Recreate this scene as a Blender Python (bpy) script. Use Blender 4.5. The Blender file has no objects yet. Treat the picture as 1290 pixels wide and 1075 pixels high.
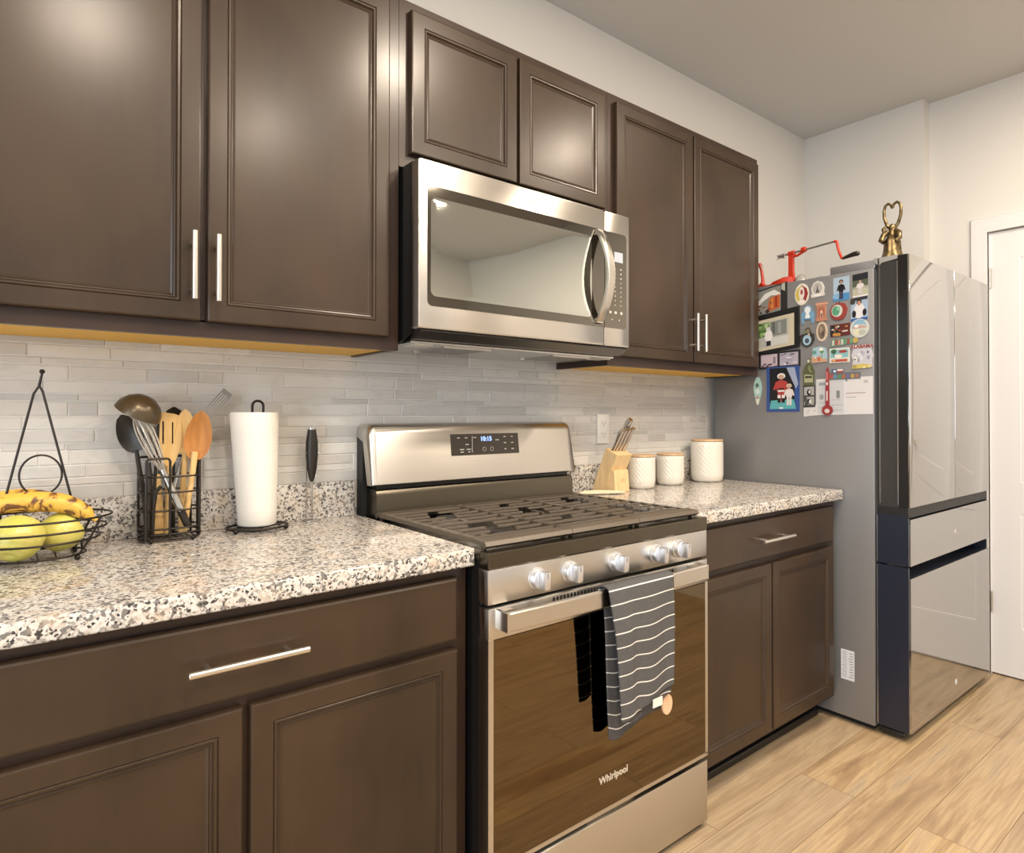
import bpy, bmesh, math, random
from mathutils import Vector, Matrix
PI = math.pi
random.seed(7)
S = bpy.context.scene
COL = S.collection

# ------------------------------------------------------------------ camera
cd = bpy.data.cameras.new('camera')
cam = bpy.data.objects.new('camera', cd)
COL.objects.link(cam)
S.camera = cam
cam.location = (-0.7714, -1.8331, 1.2032)
cam.rotation_euler = (math.radians(90.4652), 0, math.radians(-40.7313))
cd.sensor_width = 36
cd.lens = 36 * 814.76 / 1290
cd.shift_x = -(710.14 - 645) / 1290
cd.shift_y = (516.05 - 537.5) / 1290
cd.clip_start = .02

# ------------------------------------------------------------------ world, exposure
S.view_settings.view_transform = 'Standard'
S.view_settings.look = 'None'
S.view_settings.exposure = -0.13
S.view_settings.gamma = 1
S.view_settings.use_curve_mapping = False
w = bpy.data.worlds.new('world'); S.world = w; w.use_nodes = True
wn = w.node_tree.nodes
bg = wn['Background']
sky = wn.new('ShaderNodeTexSky'); sky.sky_type = 'HOSEK_WILKIE'
sky.sun_direction = (0.3, 0.5, 0.8); sky.turbidity = 3
w.node_tree.links.new(sky.outputs[0], bg.inputs[0])
bg.inputs[1].default_value = 0.8
S.cycles.max_bounces = 10
S.cycles.diffuse_bounces = 5
S.cycles.glossy_bounces = 5
S.cycles.use_denoising = True
S.cycles.caustics_reflective = False
S.cycles.caustics_refractive = False
S.cycles.sample_clamp_indirect = 6

FLOOR = .02
CEIL = 2.725
XR = 2.64
XL = -2.6
YF = -4.4

def area(name, loc, rot, sx, sy, power, color, shape='RECTANGLE', spread=180):
    l = bpy.data.lights.new(name, 'AREA'); l.shape = shape; l.size = sx
    if shape == 'RECTANGLE': l.size_y = sy
    l.energy = power; l.color = color; l.spread = math.radians(spread)
    o = bpy.data.objects.new(name, l); COL.objects.link(o)
    o.location = loc; o.rotation_euler = rot
    return o
# daylight through the windows of the room behind the camera
DAY = (0.80, 0.90, 1.0)
area('window_daylight', (-1.3, YF + .02, 1.45), (math.radians(90), 0, PI), 1.5, 1.5, 42, DAY)
area('window_daylight', (0.9, YF + .02, 1.45), (math.radians(90), 0, PI), 1.5, 1.5, 42, DAY)
area('patio_daylight', (XL + .02, -2.4, 1.25), (math.radians(90), 0, math.radians(-90)), 1.9, 2.1, 80, DAY)
# recessed ceiling lamps
WARM = (1.0, .85, .68)
CANS = [(.50, -1.35), (1.65, -1.55), (.23, -2.35), (-.55, -1.78), (1.25, -2.6), (-1.5, -2.9)]
for x, y in CANS:
    area('ceiling_lamp', (x, y, CEIL - .012), (0, 0, 0), 0.17, .17, 29, WARM, 'DISK')

# ------------------------------------------------------------------ materials
MATS = {}
def mat(name, col=(.5, .5, .5), rough=.5, metal=0., spec=.5, coat=0., coat_r=.1, **k):
    if name in MATS: return MATS[name]
    m = bpy.data.materials.new(name); m.use_nodes = True
    b = m.node_tree.nodes['Principled BSDF']
    b.inputs['Base Color'].default_value = (*col, 1)
    b.inputs['Roughness'].default_value = rough
    b.inputs['Metallic'].default_value = metal
    b.inputs['Specular IOR Level'].default_value = spec
    b.inputs['Coat Weight'].default_value = coat
    b.inputs['Coat Roughness'].default_value = coat_r
    for kk, v in k.items():
        b.inputs[kk.replace('_', ' ')].default_value = v
    MATS[name] = m
    return m
class N:
    def __init__(s, m):
        s.t = m.node_tree; s.b = s.t.nodes['Principled BSDF']
    def n(s, typ, **k):
        x = s.t.nodes.new('ShaderNode' + typ)
        for a, v in k.items():
            if a.startswith('i_'):
                x.inputs[a[2:].replace('_', ' ')].default_value = v
            else: setattr(x, a, v)
        return x
    def l(s, a, b): s.t.links.new(a, b)
    def coord(s, scale=(1, 1, 1), rot=(0, 0, 0), out='Object'):
        tc = s.n('TexCoord'); mp = s.n('Mapping')
        mp.inputs['Scale'].default_value = scale; mp.inputs['Rotation'].default_value = rot
        s.l(tc.outputs[out], mp.inputs[0]); return mp.outputs[0]
    def ramp(s, fac, stops, interp='LINEAR'):
        r = s.n('ValToRGB'); e = r.color_ramp; e.interpolation = interp
        while len(e.elements) < len(stops): e.elements.new(.5)
        for el, (p, c) in zip(e.elements, stops):
            el.position = p; el.color = (*c, 1) if len(c) == 3 else c
        s.l(fac, r.inputs[0]); return r.outputs[0]
    def noise(s, vec, scale, detail=3, rough=.5, out=0, dist=0.):
        x = s.n('TexNoise'); x.inputs['Scale'].default_value = scale; x.inputs['Detail'].default_value = detail
        x.inputs['Roughness'].default_value = rough; x.inputs['Distortion'].default_value = dist
        s.l(vec, x.inputs['Vector']); return x.outputs[out]
    def mix(s, fac, a, b, blend='MIX'):
        x = s.n('Mix'); x.data_type = 'RGBA'; x.blend_type = blend
        for sock, v in ((x.inputs[0], fac), (x.inputs[6], a), (x.inputs[7], b)):
            if hasattr(v, 'is_output'): s.l(v, sock)
            elif isinstance(v, (int, float)): sock.default_value = v
            else: sock.default_value = (*v, 1)
        return x.outputs[2]
    def math(s, op, a, b=None):
        x = s.n('Math'); x.operation = op
        for i, v in enumerate((a, b)):
            if v is None: continue
            if hasattr(v, 'is_output'): s.l(v, x.inputs[i])
            else: x.inputs[i].default_value = v
        return x.outputs[0]
    def bump(s, h, strength=.2, dist=.001):
        x = s.n('Bump'); x.inputs['Strength'].default_value = strength; x.inputs['Distance'].default_value = dist
        s.l(h, x.inputs['Height']); s.l(x.outputs[0], s.b.inputs['Normal'])
    def base(s, o): s.l(o, s.b.inputs['Base Color'])
    def rough(s, o): s.l(o, s.b.inputs['Roughness'])

def m_wood_dark(name, c1, c2, rough):
    m = mat(name, c1, rough, spec=.2, coat=.5, coat_r=.235); q = N(m)
    v = q.coord((1, 1, .12)); n1 = q.noise(v, 60, 4, .6)
    v2 = q.coord((1, 1, .6)); n2 = q.noise(v2, 5, 3, .5)
    c = q.mix(n1, c1, c2); c = q.mix(q.ramp(n2, [(.3, (0, 0, 0)), (.7, (1, 1, 1))]), c, tuple(x * 1.35 for x in c2))
    q.base(c); q.bump(n1, .12, .0006)
    q.rough(q.ramp(n2, [(.3, (rough - .05,) * 3), (.7, (rough + .07,) * 3)]))
    n3 = q.noise(q.coord((1, 1, .7)), 3.2, 4, .55)
    q.l(q.ramp(n3, [(.2, (.22,) * 3), (.8, (.28,) * 3)]), q.b.inputs['Coat Roughness'])
    return m
M_CAB = m_wood_dark('cabinet_wood', (.014, .0085, .0050), (.038, .0222, .0120), .45)
M_FRAME = m_wood_dark('cabinet_frame_wood', (.020, .010, .007), (.032, .017, .011), .45)
M_CABIN = mat('cabinet_underside_maple', (.74, .45, .07), .6)
M_KICK = mat('toe_kick_black', (.012, .010, .009), .4)
M_NICKEL = mat('brushed_nickel', (.72, .68, .62), .28, 1.)

def m_steel(name, col, rough, aniso=.0, sc=(2, 2, 400)):
    m = mat(name, col, rough, 1.); q = N(m)
    v = q.coord(sc); n = q.noise(v, 1.2, 2, .5)
    q.rough(q.ramp(n, [(.3, (rough - .02,) * 3), (.7, (rough + .02,) * 3)]))
    q.bump(n, .008, .0001)
    if aniso:
        q.b.inputs['Anisotropic'].default_value = aniso; q.b.inputs['Anisotropic Rotation'].default_value = .25
        t = q.n('Tangent'); t.direction_type = 'RADIAL'; t.axis = 'Z'
        q.l(t.outputs[0], q.b.inputs['Tangent'])
    return m
M_STEEL = m_steel('stainless_steel', (.60, .57, .525), .30, .8)
M_STEELS = mat('satin_steel', (.62, .60, .57), .25, 1.)
M_STEELD = mat('dark_steel_edge', (.16, .16, .16), .35, 1.)
M_BRONZE = m_steel('black_stainless_trim', (.13, .115, .09), .25, .3)
M_BLACK = mat('black_enamel', (.008, .008, .008), .22)
M_BLACKM = mat('black_plastic', (.012, .012, .012), .5)
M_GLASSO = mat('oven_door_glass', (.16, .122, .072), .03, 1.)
M_GLASSB = mat('microwave_black_glass', (.20, .185, .16), .05, 1.)
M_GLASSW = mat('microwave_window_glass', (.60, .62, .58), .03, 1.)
M_IRON = mat('cast_iron_grate', (.110, .088, .066), .38, .2)
M_IRONF = mat('burner_cap_enamel', (.02, .018, .016), .5)
M_WIRE = mat('dark_bronze_wire', (.028, .022, .018), .38, .7)
M_WHITE = mat('white_plastic', (.80, .79, .76), .35)
M_DISPLAY = mat('clock_digits_blue', (.2, .35, 1.), .5, Emission_Color=(.35, .5, 1., 1), Emission_Strength=1.6)
M_PRINT = mat('panel_print_grey', (.50, .48, .44), .5)
M_FRSIDE = mat('fridge_side_grey', (.255, .258, .268), .36, .45)
q = N(M_FRSIDE); v = q.coord((1, 1, 1)); n = q.noise(v, 900, 2); q.bump(n, .05, .0002)
M_FRGLASS = mat('fridge_glass_front', (.46, .45, .435), .07, .93)
M_FRNAVY = mat('fridge_drawer_side', (.016, .02, .036), .32)
M_FRDARK = mat('fridge_door_side_charcoal', (.035, .034, .033), .33)
M_FRHINGE = mat('fridge_hinge_cover', (.30, .295, .285), .45)
M_LABEL = mat('paper_label', (.72, .74, .78), .6)
M_PAINT = mat('wall_paint', (.69, .675, .645), .75, spec=.25)
M_CEIL = mat('ceiling_paint', (.58, .575, .56), .85, spec=.1)
M_TRIMW = mat('white_trim_paint', (.72, .72, .725), .38)
M_GROUT = mat('tile_grout', (.76, .755, .735), .8)

def m_floor():
    m = mat('oak_plank_floor', (.6, .45, .3), .38, spec=.4); q = N(m)
    tc = q.coord((1, 1, 1))
    br = q.n('TexBrick'); br.offset = .37; br.squash = 1; br.offset_frequency = 2
    br.inputs['Scale'].default_value = 1; br.inputs['Mortar Size'].default_value = .0009
    br.inputs['Brick Width'].default_value = 1.22; br.inputs['Row Height'].default_value = .18
    br.inputs['Color1'].default_value = (0, 0, 0, 1); br.inputs['Color2'].default_value = (1, 1, 1, 1)
    br.inputs['Mortar'].default_value = (.5, .5, .5, 1); br.inputs['Bias'].default_value = 0
    q.l(tc, br.inputs['Vector'])
    cell = br.outputs['Color']
    # per-plank shift of the grain
    sep = q.n('SeparateColor'); q.l(cell, sep.inputs[0])
    comb = q.n('CombineXYZ'); q.l(q.math('MULTIPLY', sep.outputs[0], 37.), comb.inputs[0]); q.l(q.math('MULTIPLY', sep.outputs[0], 11.), comb.inputs[1])
    add = q.n('VectorMath'); add.operation = 'ADD'; q.l(tc, add.inputs[0]); q.l(comb.outputs[0], add.inputs[1])
    mp = q.n('Mapping'); mp.inputs['Scale'].default_value = (.9, 9, 1); q.l(add.outputs[0], mp.inputs[0])
    n1 = q.noise(mp.outputs[0], 1.6, 5, .62, dist=1.1)
    mp2 = q.n('Mapping'); mp2.inputs['Scale'].default_value = (3, 90, 1); q.l(add.outputs[0], mp2.inputs[0])
    n2 = q.noise(mp2.outputs[0], 1.5, 3, .6)
    c = q.ramp(n1, [(.30, (.24, .155, .085)), (.42, (.40, .275, .15)), (.54, (.56, .41, .235)), (.70, (.42, .33, .235)), (.8, (.34, .26, .18))])
    c = q.mix(q.ramp(sep.outputs[0], [(0, (.0,) * 3), (1, (.55,) * 3)]), c, (.40, .32, .235))
    c = q.mix(q.ramp(n2, [(.35, (.45,) * 3), (.6, (0,) * 3)]), c, (.27, .18, .105))
    c = q.mix(br.outputs['Fac'], c, (.12, .075, .04))
    q.base(c); q.bump(n2, .05, .0005)
    return m
M_FLOOR = m_floor()

def m_granite(name='granite', dirn=(1, 1, 1)):
    m = mat(name, (.7, .68, .63), .10, spec=.55); q = N(m)
    v = q.coord(dirn)
    warp = q.noise(v, 60, 3, .6, out=1)
    vv = q.n('VectorMath'); vv.operation = 'MULTIPLY_ADD'
    q.l(warp, vv.inputs[0]); vv.inputs[1].default_value = (.008,) * 3; q.l(v, vv.inputs[2])
    P = vv.outputs[0]
    def vor(sc, rnd=1.):
        x = q.n('TexVoronoi'); x.inputs['Scale'].default_value = sc; x.inputs['Randomness'].default_value = rnd
        q.l(P, x.inputs['Vector']); s = q.n('SeparateColor'); q.l(x.outputs['Color'], s.inputs[0]); return s
    a = vor(230); b = vor(150); d = vor(290)
    c = q.ramp(a.outputs[0], [(0, (.60, .585, .56)), (.5, (.53, .51, .48)), (.68, (.48, .43, .38)), (.84, (.42, .39, .36)), (.93, (.30, .285, .27))], 'CONSTANT')
    c = q.mix(q.ramp(b.outputs[1], [(0, (0,) * 3), (.80, (1,) * 3)], 'CONSTANT'), c, (.17, .16, .155))
    c = q.mix(q.ramp(d.outputs[2], [(0, (0,) * 3), (.88, (1,) * 3)], 'CONSTANT'), c, (.045, .042, .045))
    c = q.mix(q.ramp(q.noise(v, 22, 2), [(.5, (0,) * 3), (.72, (.45,) * 3)]), c, (.62, .50, .38))
    q.base(c)
    return m
M_GRAN = m_granite()

def m_tile():
    m = mat('glazed_marble_tile', (.8, .8, .78), .12, spec=.5); q = N(m)
    at = q.n('Attribute'); at.attribute_name = 'tone'
    v = q.coord((1, 1, 2.4))
    off = q.n('VectorMath'); off.operation = 'MULTIPLY_ADD'
    q.l(at.outputs['Color'], off.inputs[0]); off.inputs[1].default_value = (9, 7, 5); q.l(v, off.inputs[2])
    n1 = q.noise(off.outputs[0], 7, 5, .65, dist=1.5)
    n2 = q.noise(off.outputs[0], 60, 3, .6)
    sep = q.n('SeparateColor'); q.l(at.outputs['Color'], sep.inputs[0])
    base = q.ramp(sep.outputs[0], [(0, (.52, .515, .50)), (.35, (.63, .62, .60)), (.7, (.69, .68, .655)), (1, (.59, .565, .53))])
    c = q.mix(q.ramp(n1, [(.35, (.35,) * 3), (.48, (0,) * 3), (.62, (0,) * 3), (.75, (.3,) * 3)]), base, (.48, .47, .45))
    c = q.mix(q.ramp(n2, [(.70, (0,) * 3), (.78, (.7,) * 3)]), c, (.30, .29, .28))
    q.base(c)
    return m
M_TILE = m_tile()

def m_wood_light(name, c1, c2, sc=(30, 30, 3)):
    m = mat(name, c1, .5, spec=.3); q = N(m)
    n = q.noise(q.coord(sc), 2.2, 4, .6, dist=.6)
    q.base(q.mix(q.ramp(n, [(.35, (0,) * 3), (.65, (1,) * 3)]), c1, c2)); return m
M_BLOCK = m_wood_light('maple_block_wood', (.68, .48, .24), (.76, .57, .32))
M_SPOONL = m_wood_light('pale_wooden_spoon', (.66, .42, .16), (.74, .52, .24))
M_SPOOND = m_wood_light('brown_wooden_spoon', (.36, .145, .035), (.50, .23, .06))
M_LID = m_wood_light('bamboo_lid', (.50, .33, .19), (.60, .42, .26))
M_CERAM = mat('cream_ceramic', (.74, .71, .64), .25)
M_PAPER = mat('paper_towel_white', (.76, .735, .68), .9, spec=.1)
q = N(M_PAPER); v = q.coord((1, 1, 1)); x = q.n('TexVoronoi'); x.inputs['Scale'].default_value = 190; q.l(v, x.inputs['Vector']); q.bump(x.outputs[0], .35, .001)
M_NYLON = mat('black_nylon', (.018, .014, .010), .4)
M_LADLE = mat('bronze_grey_ladle', (.10, .075, .045), .3, .5)
M_KNIFE = mat('polished_knife_steel', (.62, .57, .52), .22, 1.)
M_BRASS = mat('antique_brass', (.48, .33, .12), .42, .95)
q = N(M_BRASS); n = q.noise(q.coord(), 60, 3); q.base(q.ramp(n, [(.35, (.07, .05, .025)), (.62, (.27, .20, .10))]))
M_RED = mat('red_enamel', (.50, .036, .014), .35)
M_IRONR = mat('dull_screw_steel', (.28, .26, .24), .4, .8)
M_CLEAR = mat('cloudy_plastic', (.62, .60, .56), .2, Transmission_Weight=.55)
M_APPLE = mat('green_apple_skin', (.62, .60, .10), .3)
q = N(M_APPLE); n = q.noise(q.coord(), 16, 4); n2 = q.noise(q.coord(), 160, 2)
c = q.ramp(n, [(.3, (.50, .52, .08)), (.6, (.68, .62, .16)), (.8, (.66, .42, .12))]); c = q.mix(q.ramp(n2, [(.64, (0,) * 3), (.7, (.5,) * 3)]), c, (.80, .74, .35)); q.base(c)
M_BANANA = mat('ripe_banana_peel', (.75, .47, .06), .45)
q = N(M_BANANA); n = q.noise(q.coord((1, 1, 1)), 34, 4, .6, dist=.8)
q.base(q.ramp(n, [(.47, (.74, .46, .075)), (.53, (.62, .34, .06)), (.57, (.20, .09, .03)), (.66, (.09, .035, .015))]))
M_STALK = mat('brown_stalk', (.09, .05, .02), .7)
def m_towel():
    m = mat('striped_charcoal_terry', (.1, .1, .11), .95, spec=.1); q = N(m)
    uv = q.n('UVMap'); uv.uv_map = 'UVMap'; s = q.n('SeparateXYZ'); q.l(uv.outputs[0], s.inputs[0])
    f = q.math('FRACT', q.math('MULTIPLY', s.outputs[1], 1 / .0335), None)
    st = q.math('LESS_THAN', f, .085)
    n = q.noise(q.coord(), 420, 2, .7)
    c = q.mix(n, (.048, .047, .047), (.150, .148, .150))
    q.base(q.mix(st, c, (.72, .70, .66))); q.bump(n, .6, .002); return m
M_TOWEL = m_towel()

def flat(col, name=None, rough=.45):
    return mat(name or 'print_%02x%02x%02x' % tuple(int(c * 255) for c in col), col, rough)

# ------------------------------------------------------------------ mesh builder
def R3(ax, a): return Matrix.Rotation(a, 3, ax)
class MB:
    def __init__(s): s.v = []; s.f = []; s.m = []; s.cm = 0; s.uv = {}; s.col = {}
    def mi(s, i): s.cm = i; return s
    def add(s, vs, fs):
        o = len(s.v); s.v += [Vector(p) for p in vs]
        for f in fs: s.f.append([o + i for i in f]); s.m.append(s.cm)
        return o
    def box(s, x0, x1, y0, y1, z0, z1):
        if x0 > x1: x0, x1 = x1, x0
        if y0 > y1: y0, y1 = y1, y0
        if z0 > z1: z0, z1 = z1, z0
        s.add([(x, y, z) for z in (z0, z1) for y in (y0, y1) for x in (x0, x1)],
              [(0, 2, 3, 1), (4, 5, 7, 6), (0, 1, 5, 4), (2, 6, 7, 3), (0, 4, 6, 2), (1, 3, 7, 5)]); return s
    def cbox(s, x0, x1, y0, y1, z0, z1, c=.002):
        # box with chamfered edges
        if x0 > x1: x0, x1 = x1, x0
        if y0 > y1: y0, y1 = y1, y0
        if z0 > z1: z0, z1 = z1, z0
        bm = bmesh.new(); bmesh.ops.create_cube(bm, size=1)
        for v in bm.verts:
            v.co = Vector(((x0 + x1) / 2 + v.co.x * (x1 - x0), (y0 + y1) / 2 + v.co.y * (y1 - y0), (z0 + z1) / 2 + v.co.z * (z1 - z0)))
        c = min(c, .45 * min(x1 - x0, y1 - y0, z1 - z0))
        bmesh.ops.bevel(bm, geom=bm.edges[:], offset=c, segments=2, affect='EDGES', profile=.5)
        s.frombm(bm); return s
    def frombm(s, bm):
        bm.verts.index_update()
        s.add([v.co.copy() for v in bm.verts], [[v.index for v in f.verts] for f in bm.faces]); bm.free()
    def prism(s, pts, y0, y1, plane='xz'):
        # pts polygon in a plane, extruded along the third axis y0..y1
        def P(a, b, t):
            return {'xz': (a, t, b), 'yz': (t, a, b), 'xy': (a, b, t)}[plane]
        n = len(pts)
        vs = [P(a, b, y0) for a, b in pts] + [P(a, b, y1) for a, b in pts]
        s.add(vs, [list(range(n)), list(range(2 * n - 1, n - 1, -1))] + [(i, i + n, (i + 1) % n + n, (i + 1) % n) for i in range(n)]); return s
    def rings(s, rings, cap0=True, cap1=True, closed=True):
        n = len(rings[0]); o = len(s.v)
        for r in rings: s.v += [Vector(p) for p in r]
        for i in range(len(rings) - 1):
            for j in range(n if closed else n - 1):
                k = (j + 1) % n
                s.f.append([o + i * n + j, o + i * n + k, o + (i + 1) * n + k, o + (i + 1) * n + j]); s.m.append(s.cm)
        if cap0: s.f.append([o + j for j in reversed(range(n))]); s.m.append(s.cm)
        if cap1: s.f.append([o + (len(rings) - 1) * n + j for j in range(n)]); s.m.append(s.cm)
        return s
    def lathe(s, prof, c=(0, 0, 0), n=32, sx=1, sy=1, cap0=True, cap1=True, rot=None):
        rs = []
        for r, z in prof:
            ring = [Vector((r * sx * math.cos(2 * PI * i / n), r * sy * math.sin(2 * PI * i / n), z)) for i in range(n)]
            if rot: ring = [rot @ p for p in ring]
            rs.append([p + Vector(c) for p in ring])
        return s.rings(rs, cap0, cap1)
    def cyl(s, a, b, r0, r1=None, n=16):
        return s.tube([a, b], [r0, r0 if r1 is None else r1], n)
    def tube(s, pts, r=.003, n=8, closed=False, flatten=1., up=None):
        pts = [Vector(p) for p in pts]; L = len(pts)
        rr = r if isinstance(r, (list, tuple)) else [r] * L
        rs = []; prev = None
        for i, p in enumerate(pts):
            if closed: t = pts[(i + 1) % L] - pts[i - 1]
            else: t = pts[min(i + 1, L - 1)] - pts[max(i - 1, 0)]
            t.normalize()
            if prev is None:
                a = Vector(up) if up else (Vector((0, 0, 1)) if abs(t.z) < .9 else Vector((1, 0, 0)))
                u = (a - t * a.dot(t)).normalized()
            else:
                u = prev - t * prev.dot(t)
                u = u.normalized() if u.length > 1e-6 else Vector((1, 0, 0))
            prev = u; w_ = t.cross(u)
            rs.append([p + u * (math.cos(2 * PI * j / n) * rr[i] * flatten) + w_ * (math.sin(2 * PI * j / n) * rr[i]) for j in range(n)])
        if closed:
            rs.append(rs[0]); return s.rings(rs, False, False)
        return s.rings(rs)
    def ball(s, c, r, sc=(1, 1, 1), u=16, v=10):
        bm = bmesh.new(); bmesh.ops.create_uvsphere(bm, u_segments=u, v_segments=v, radius=r)
        for x in bm.verts: x.co = Vector((x.co.x * sc[0], x.co.y * sc[1], x.co.z * sc[2])) + Vector(c)
        s.frombm(bm); return s
    def grid(s, fn, nu, nv, uvfn=None):
        o = len(s.v)
        for j in range(nv + 1):
            for i in range(nu + 1):
                s.v.append(Vector(fn(i / nu, j / nv)))
                if uvfn: s.uv[len(s.v) - 1] = uvfn(i / nu, j / nv)
        for j in range(nv):
            for i in range(nu):
                a = o + j * (nu + 1) + i
                s.f.append([a, a + 1, a + nu + 2, a + nu + 1]); s.m.append(s.cm)
        return s
    def build(s, name, mats, parent=None, smooth=True, ang=35, bevel=0, solid=0, sub=0, local=False, fixn=True):
        if not isinstance(mats, (list, tuple)): mats = [mats]
        me = bpy.data.meshes.new(name)
        off = Vector((0, 0, 0))
        if parent and not local:
            r = parent
            while r.parent: r = r.parent
            off = Vector(r.location)
        me.from_pydata([tuple(p - off) for p in s.v], [], s.f)
        for m in mats: me.materials.append(m)
        me.polygons.foreach_set('material_index', s.m)
        if s.uv:
            l = me.uv_layers.new(name='UVMap')
            for lp in me.loops: l.data[lp.index].uv = s.uv.get(lp.vertex_index, (0, 0))
        if s.col:
            ca = me.color_attributes.new('tone', 'FLOAT_COLOR', 'CORNER')
            for p in me.polygons:
                c = s.col.get(p.index, (.5, .5, .5))
                for li in p.loop_indices: ca.data[li].color = (*c, 1)
        if fixn:
            bm = bmesh.new(); bm.from_mesh(me); bmesh.ops.recalc_face_normals(bm, faces=bm.faces); bm.to_mesh(me); bm.free()
        if smooth:
            me.polygons.foreach_set('use_smooth', [True] * len(me.polygons))
            me.set_sharp_from_angle(angle=math.radians(ang))
        me.update()
        o = bpy.data.objects.new(name, me); COL.objects.link(o)
        if parent: o.parent = parent
        if solid:
            md = o.modifiers.new('s', 'SOLIDIFY'); md.thickness = solid; md.offset = 0
        if bevel:
            md = o.modifiers.new('b', 'BEVEL'); md.width = bevel; md.segments = 2; md.limit_method = 'ANGLE'; md.angle_limit = math.radians(40)
        if sub:
            md = o.modifiers.new('u', 'SUBSURF'); md.levels = sub; md.render_levels = sub
        return o

def tag(o, label, cat, group=None):
    o['label'] = label; o['category'] = cat
    if group: o['group'] = group
    return o
def thing(name, loc, label, cat, group=None):
    o = bpy.data.objects.new(name, None); COL.objects.link(o); o.location = loc
    o.empty_display_size = .05
    return tag(o, label, cat, group)
def struct(o, label=None):
    o['kind'] = 'structure'
    if label: o['label'] = label
    return o
def part_label(o, l): o['label'] = l; return o
def copy_thing(src, loc, rz=None, label=None, group=None):
    r = src.copy(); COL.objects.link(r); r.location = loc
    if rz is not None: r.rotation_euler = (0, 0, rz)
    if label: r['label'] = label
    if group: r['group'] = group
    for ch in list(src.children):
        c = ch.copy(); COL.objects.link(c); c.parent = r
        for g in list(ch.children):
            d = g.copy(); COL.objects.link(d); d.parent = c
    return r
def text_mb(mb, txt, size, origin, xdir, zdir, depth=.0006, bold=0., align='CENTER', sx=1.):
    cu = bpy.data.curves.new('t', 'FONT'); cu.body = txt; cu.size = size; cu.align_x = align; cu.align_y = 'CENTER'
    cu.extrude = depth; cu.offset = bold; cu.resolution_u = 3
    o = bpy.data.objects.new('t', cu); COL.objects.link(o)
    dg = bpy.context.evaluated_depsgraph_get()
    me = bpy.data.meshes.new_from_object(o.evaluated_get(dg))
    X = Vector(xdir); Z = Vector(zdir); Y = X.cross(Z)
    O = Vector(origin)
    mb.add([O + X * v.co.x * sx + Z * v.co.y - Y * v.co.z for v in me.vertices], [list(p.vertices) for p in me.polygons])
    bpy.data.objects.remove(o); bpy.data.curves.remove(cu); bpy.data.meshes.remove(me)
    return mb
def rrect(x0, x1, z0, z1, r, n=5):
    out = []
    for cx, cz, a0 in ((x1 - r, z1 - r, 0), (x0 + r, z1 - r, 90), (x0 + r, z0 + r, 180), (x1 - r, z0 + r, 270)):
        for i in range(n + 1):
            a = math.radians(a0 + 90 * i / n); out.append((cx + r * math.cos(a), cz + r * math.sin(a)))
    return out
def arc(c, r, a0, a1, n, plane='xz'):
    o = []
    for i in range(n + 1):
        a = math.radians(a0 + (a1 - a0) * i / n)
        u, v_ = r * math.cos(a), r * math.sin(a)
        o.append(Vector(c) + (Vector((u, 0, v_)) if plane == 'xz' else Vector((u, v_, 0)) if plane == 'xy' else Vector((0, u, v_))))
    return o

# ================================================================== ROOM
struct(MB().box(XL - .1, XR + .15, YF - .1, .1, FLOOR - .1, FLOOR).build('floor', M_FLOOR, smooth=False))
struct(MB().box(XL - .1, XR + .15, YF - .1, .1, CEIL, CEIL + .1).build('ceiling', M_CEIL, smooth=False))
struct(MB().box(XL - .1, XR + .15, 0, .1, FLOOR, CEIL).build('wall_back', M_PAINT, smooth=False))
# right wall: a shallow return behind the refrigerator, then the wall that holds the door
DY0, DY1, DZ = -.857, -1.67, 2.042
struct(MB().box(2.565, XR + .12, -.612, 0, FLOOR, CEIL).box(XR, XR + .12, DY0, -.612, FLOOR, CEIL).box(XR, XR + .12, DY1, DY0, DZ, CEIL).box(XR, XR + .12, YF, DY1, FLOOR, CEIL).build('wall_right', M_PAINT, smooth=False))
# windows walls behind and to the left of the camera
def wall_with_holes(name, axis, pos, thick, a0, a1, holes, z1=CEIL):
    mb = MB(); cur = a0
    def bx(u0, u1, za, zb):
        if u1 - u0 < 1e-4 or zb - za < 1e-4: return
        if axis == 'y': mb.box(u0, u1, pos, pos + thick, za, zb)
        else: mb.box(pos, pos + thick, u0, u1, za, zb)
    for h0, h1, b, t in sorted(holes):
        bx(cur, h0, FLOOR, z1); bx(h0, h1, FLOOR, b); bx(h0, h1, t, z1); cur = h1
    bx(cur, a1, FLOOR, z1)
    return struct(mb.build(name, M_PAINT, smooth=False))
wall_with_holes('wall_front', 'y', YF - .1, .1, XL, XR, [(-2.05, -.55, .7, 2.2), (.15, 1.65, .7, 2.2)])
wall_with_holes('wall_left', 'x', XL - .1, .1, YF, 0, [(-3.35, -1.45, FLOOR + .05, 2.15)])
def window(name, axis, pos, a0, a1, z0, z1, nm):
    fr = MB()
    def bx(mb, u0, u1, za, zb, t0=.0, t1=.05):
        if axis == 'y': mb.box(u0, u1, pos - t1, pos - t0, za, zb)
        else: mb.box(pos - t1, pos - t0, u0, u1, za, zb)
    w_ = .05
    bx(fr, a0, a0 + w_, z0, z1); bx(fr, a1 - w_, a1, z0, z1); bx(fr, a0, a1, z0, z0 + w_); bx(fr, a0, a1, z1 - w_, z1)
    for i in range(1, nm):
        u = a0 + (a1 - a0) * i / nm; bx(fr, u - .02, u + .02, z0, z1)
    o = struct(fr.build(name, M_TRIMW, smooth=False))
    p = MB(); bx(p, a0 + w_, a1 - w_, z0 + w_, z1 - w_, .022, .028)
    p.build('pane', mat('window_glass', (1, 1, 1), .0, Transmission_Weight=1., IOR=1.05), o, smooth=False)
window('window_1', 'y', YF - .02, -2.05, -.55, .7, 2.2, 2)
window('window_2', 'y', YF - .02, .15, 1.65, .7, 2.2, 2)
window('window_3', 'x', XL - .02, -3.35, -1.45, FLOOR + .05, 2.15, 2)
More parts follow.
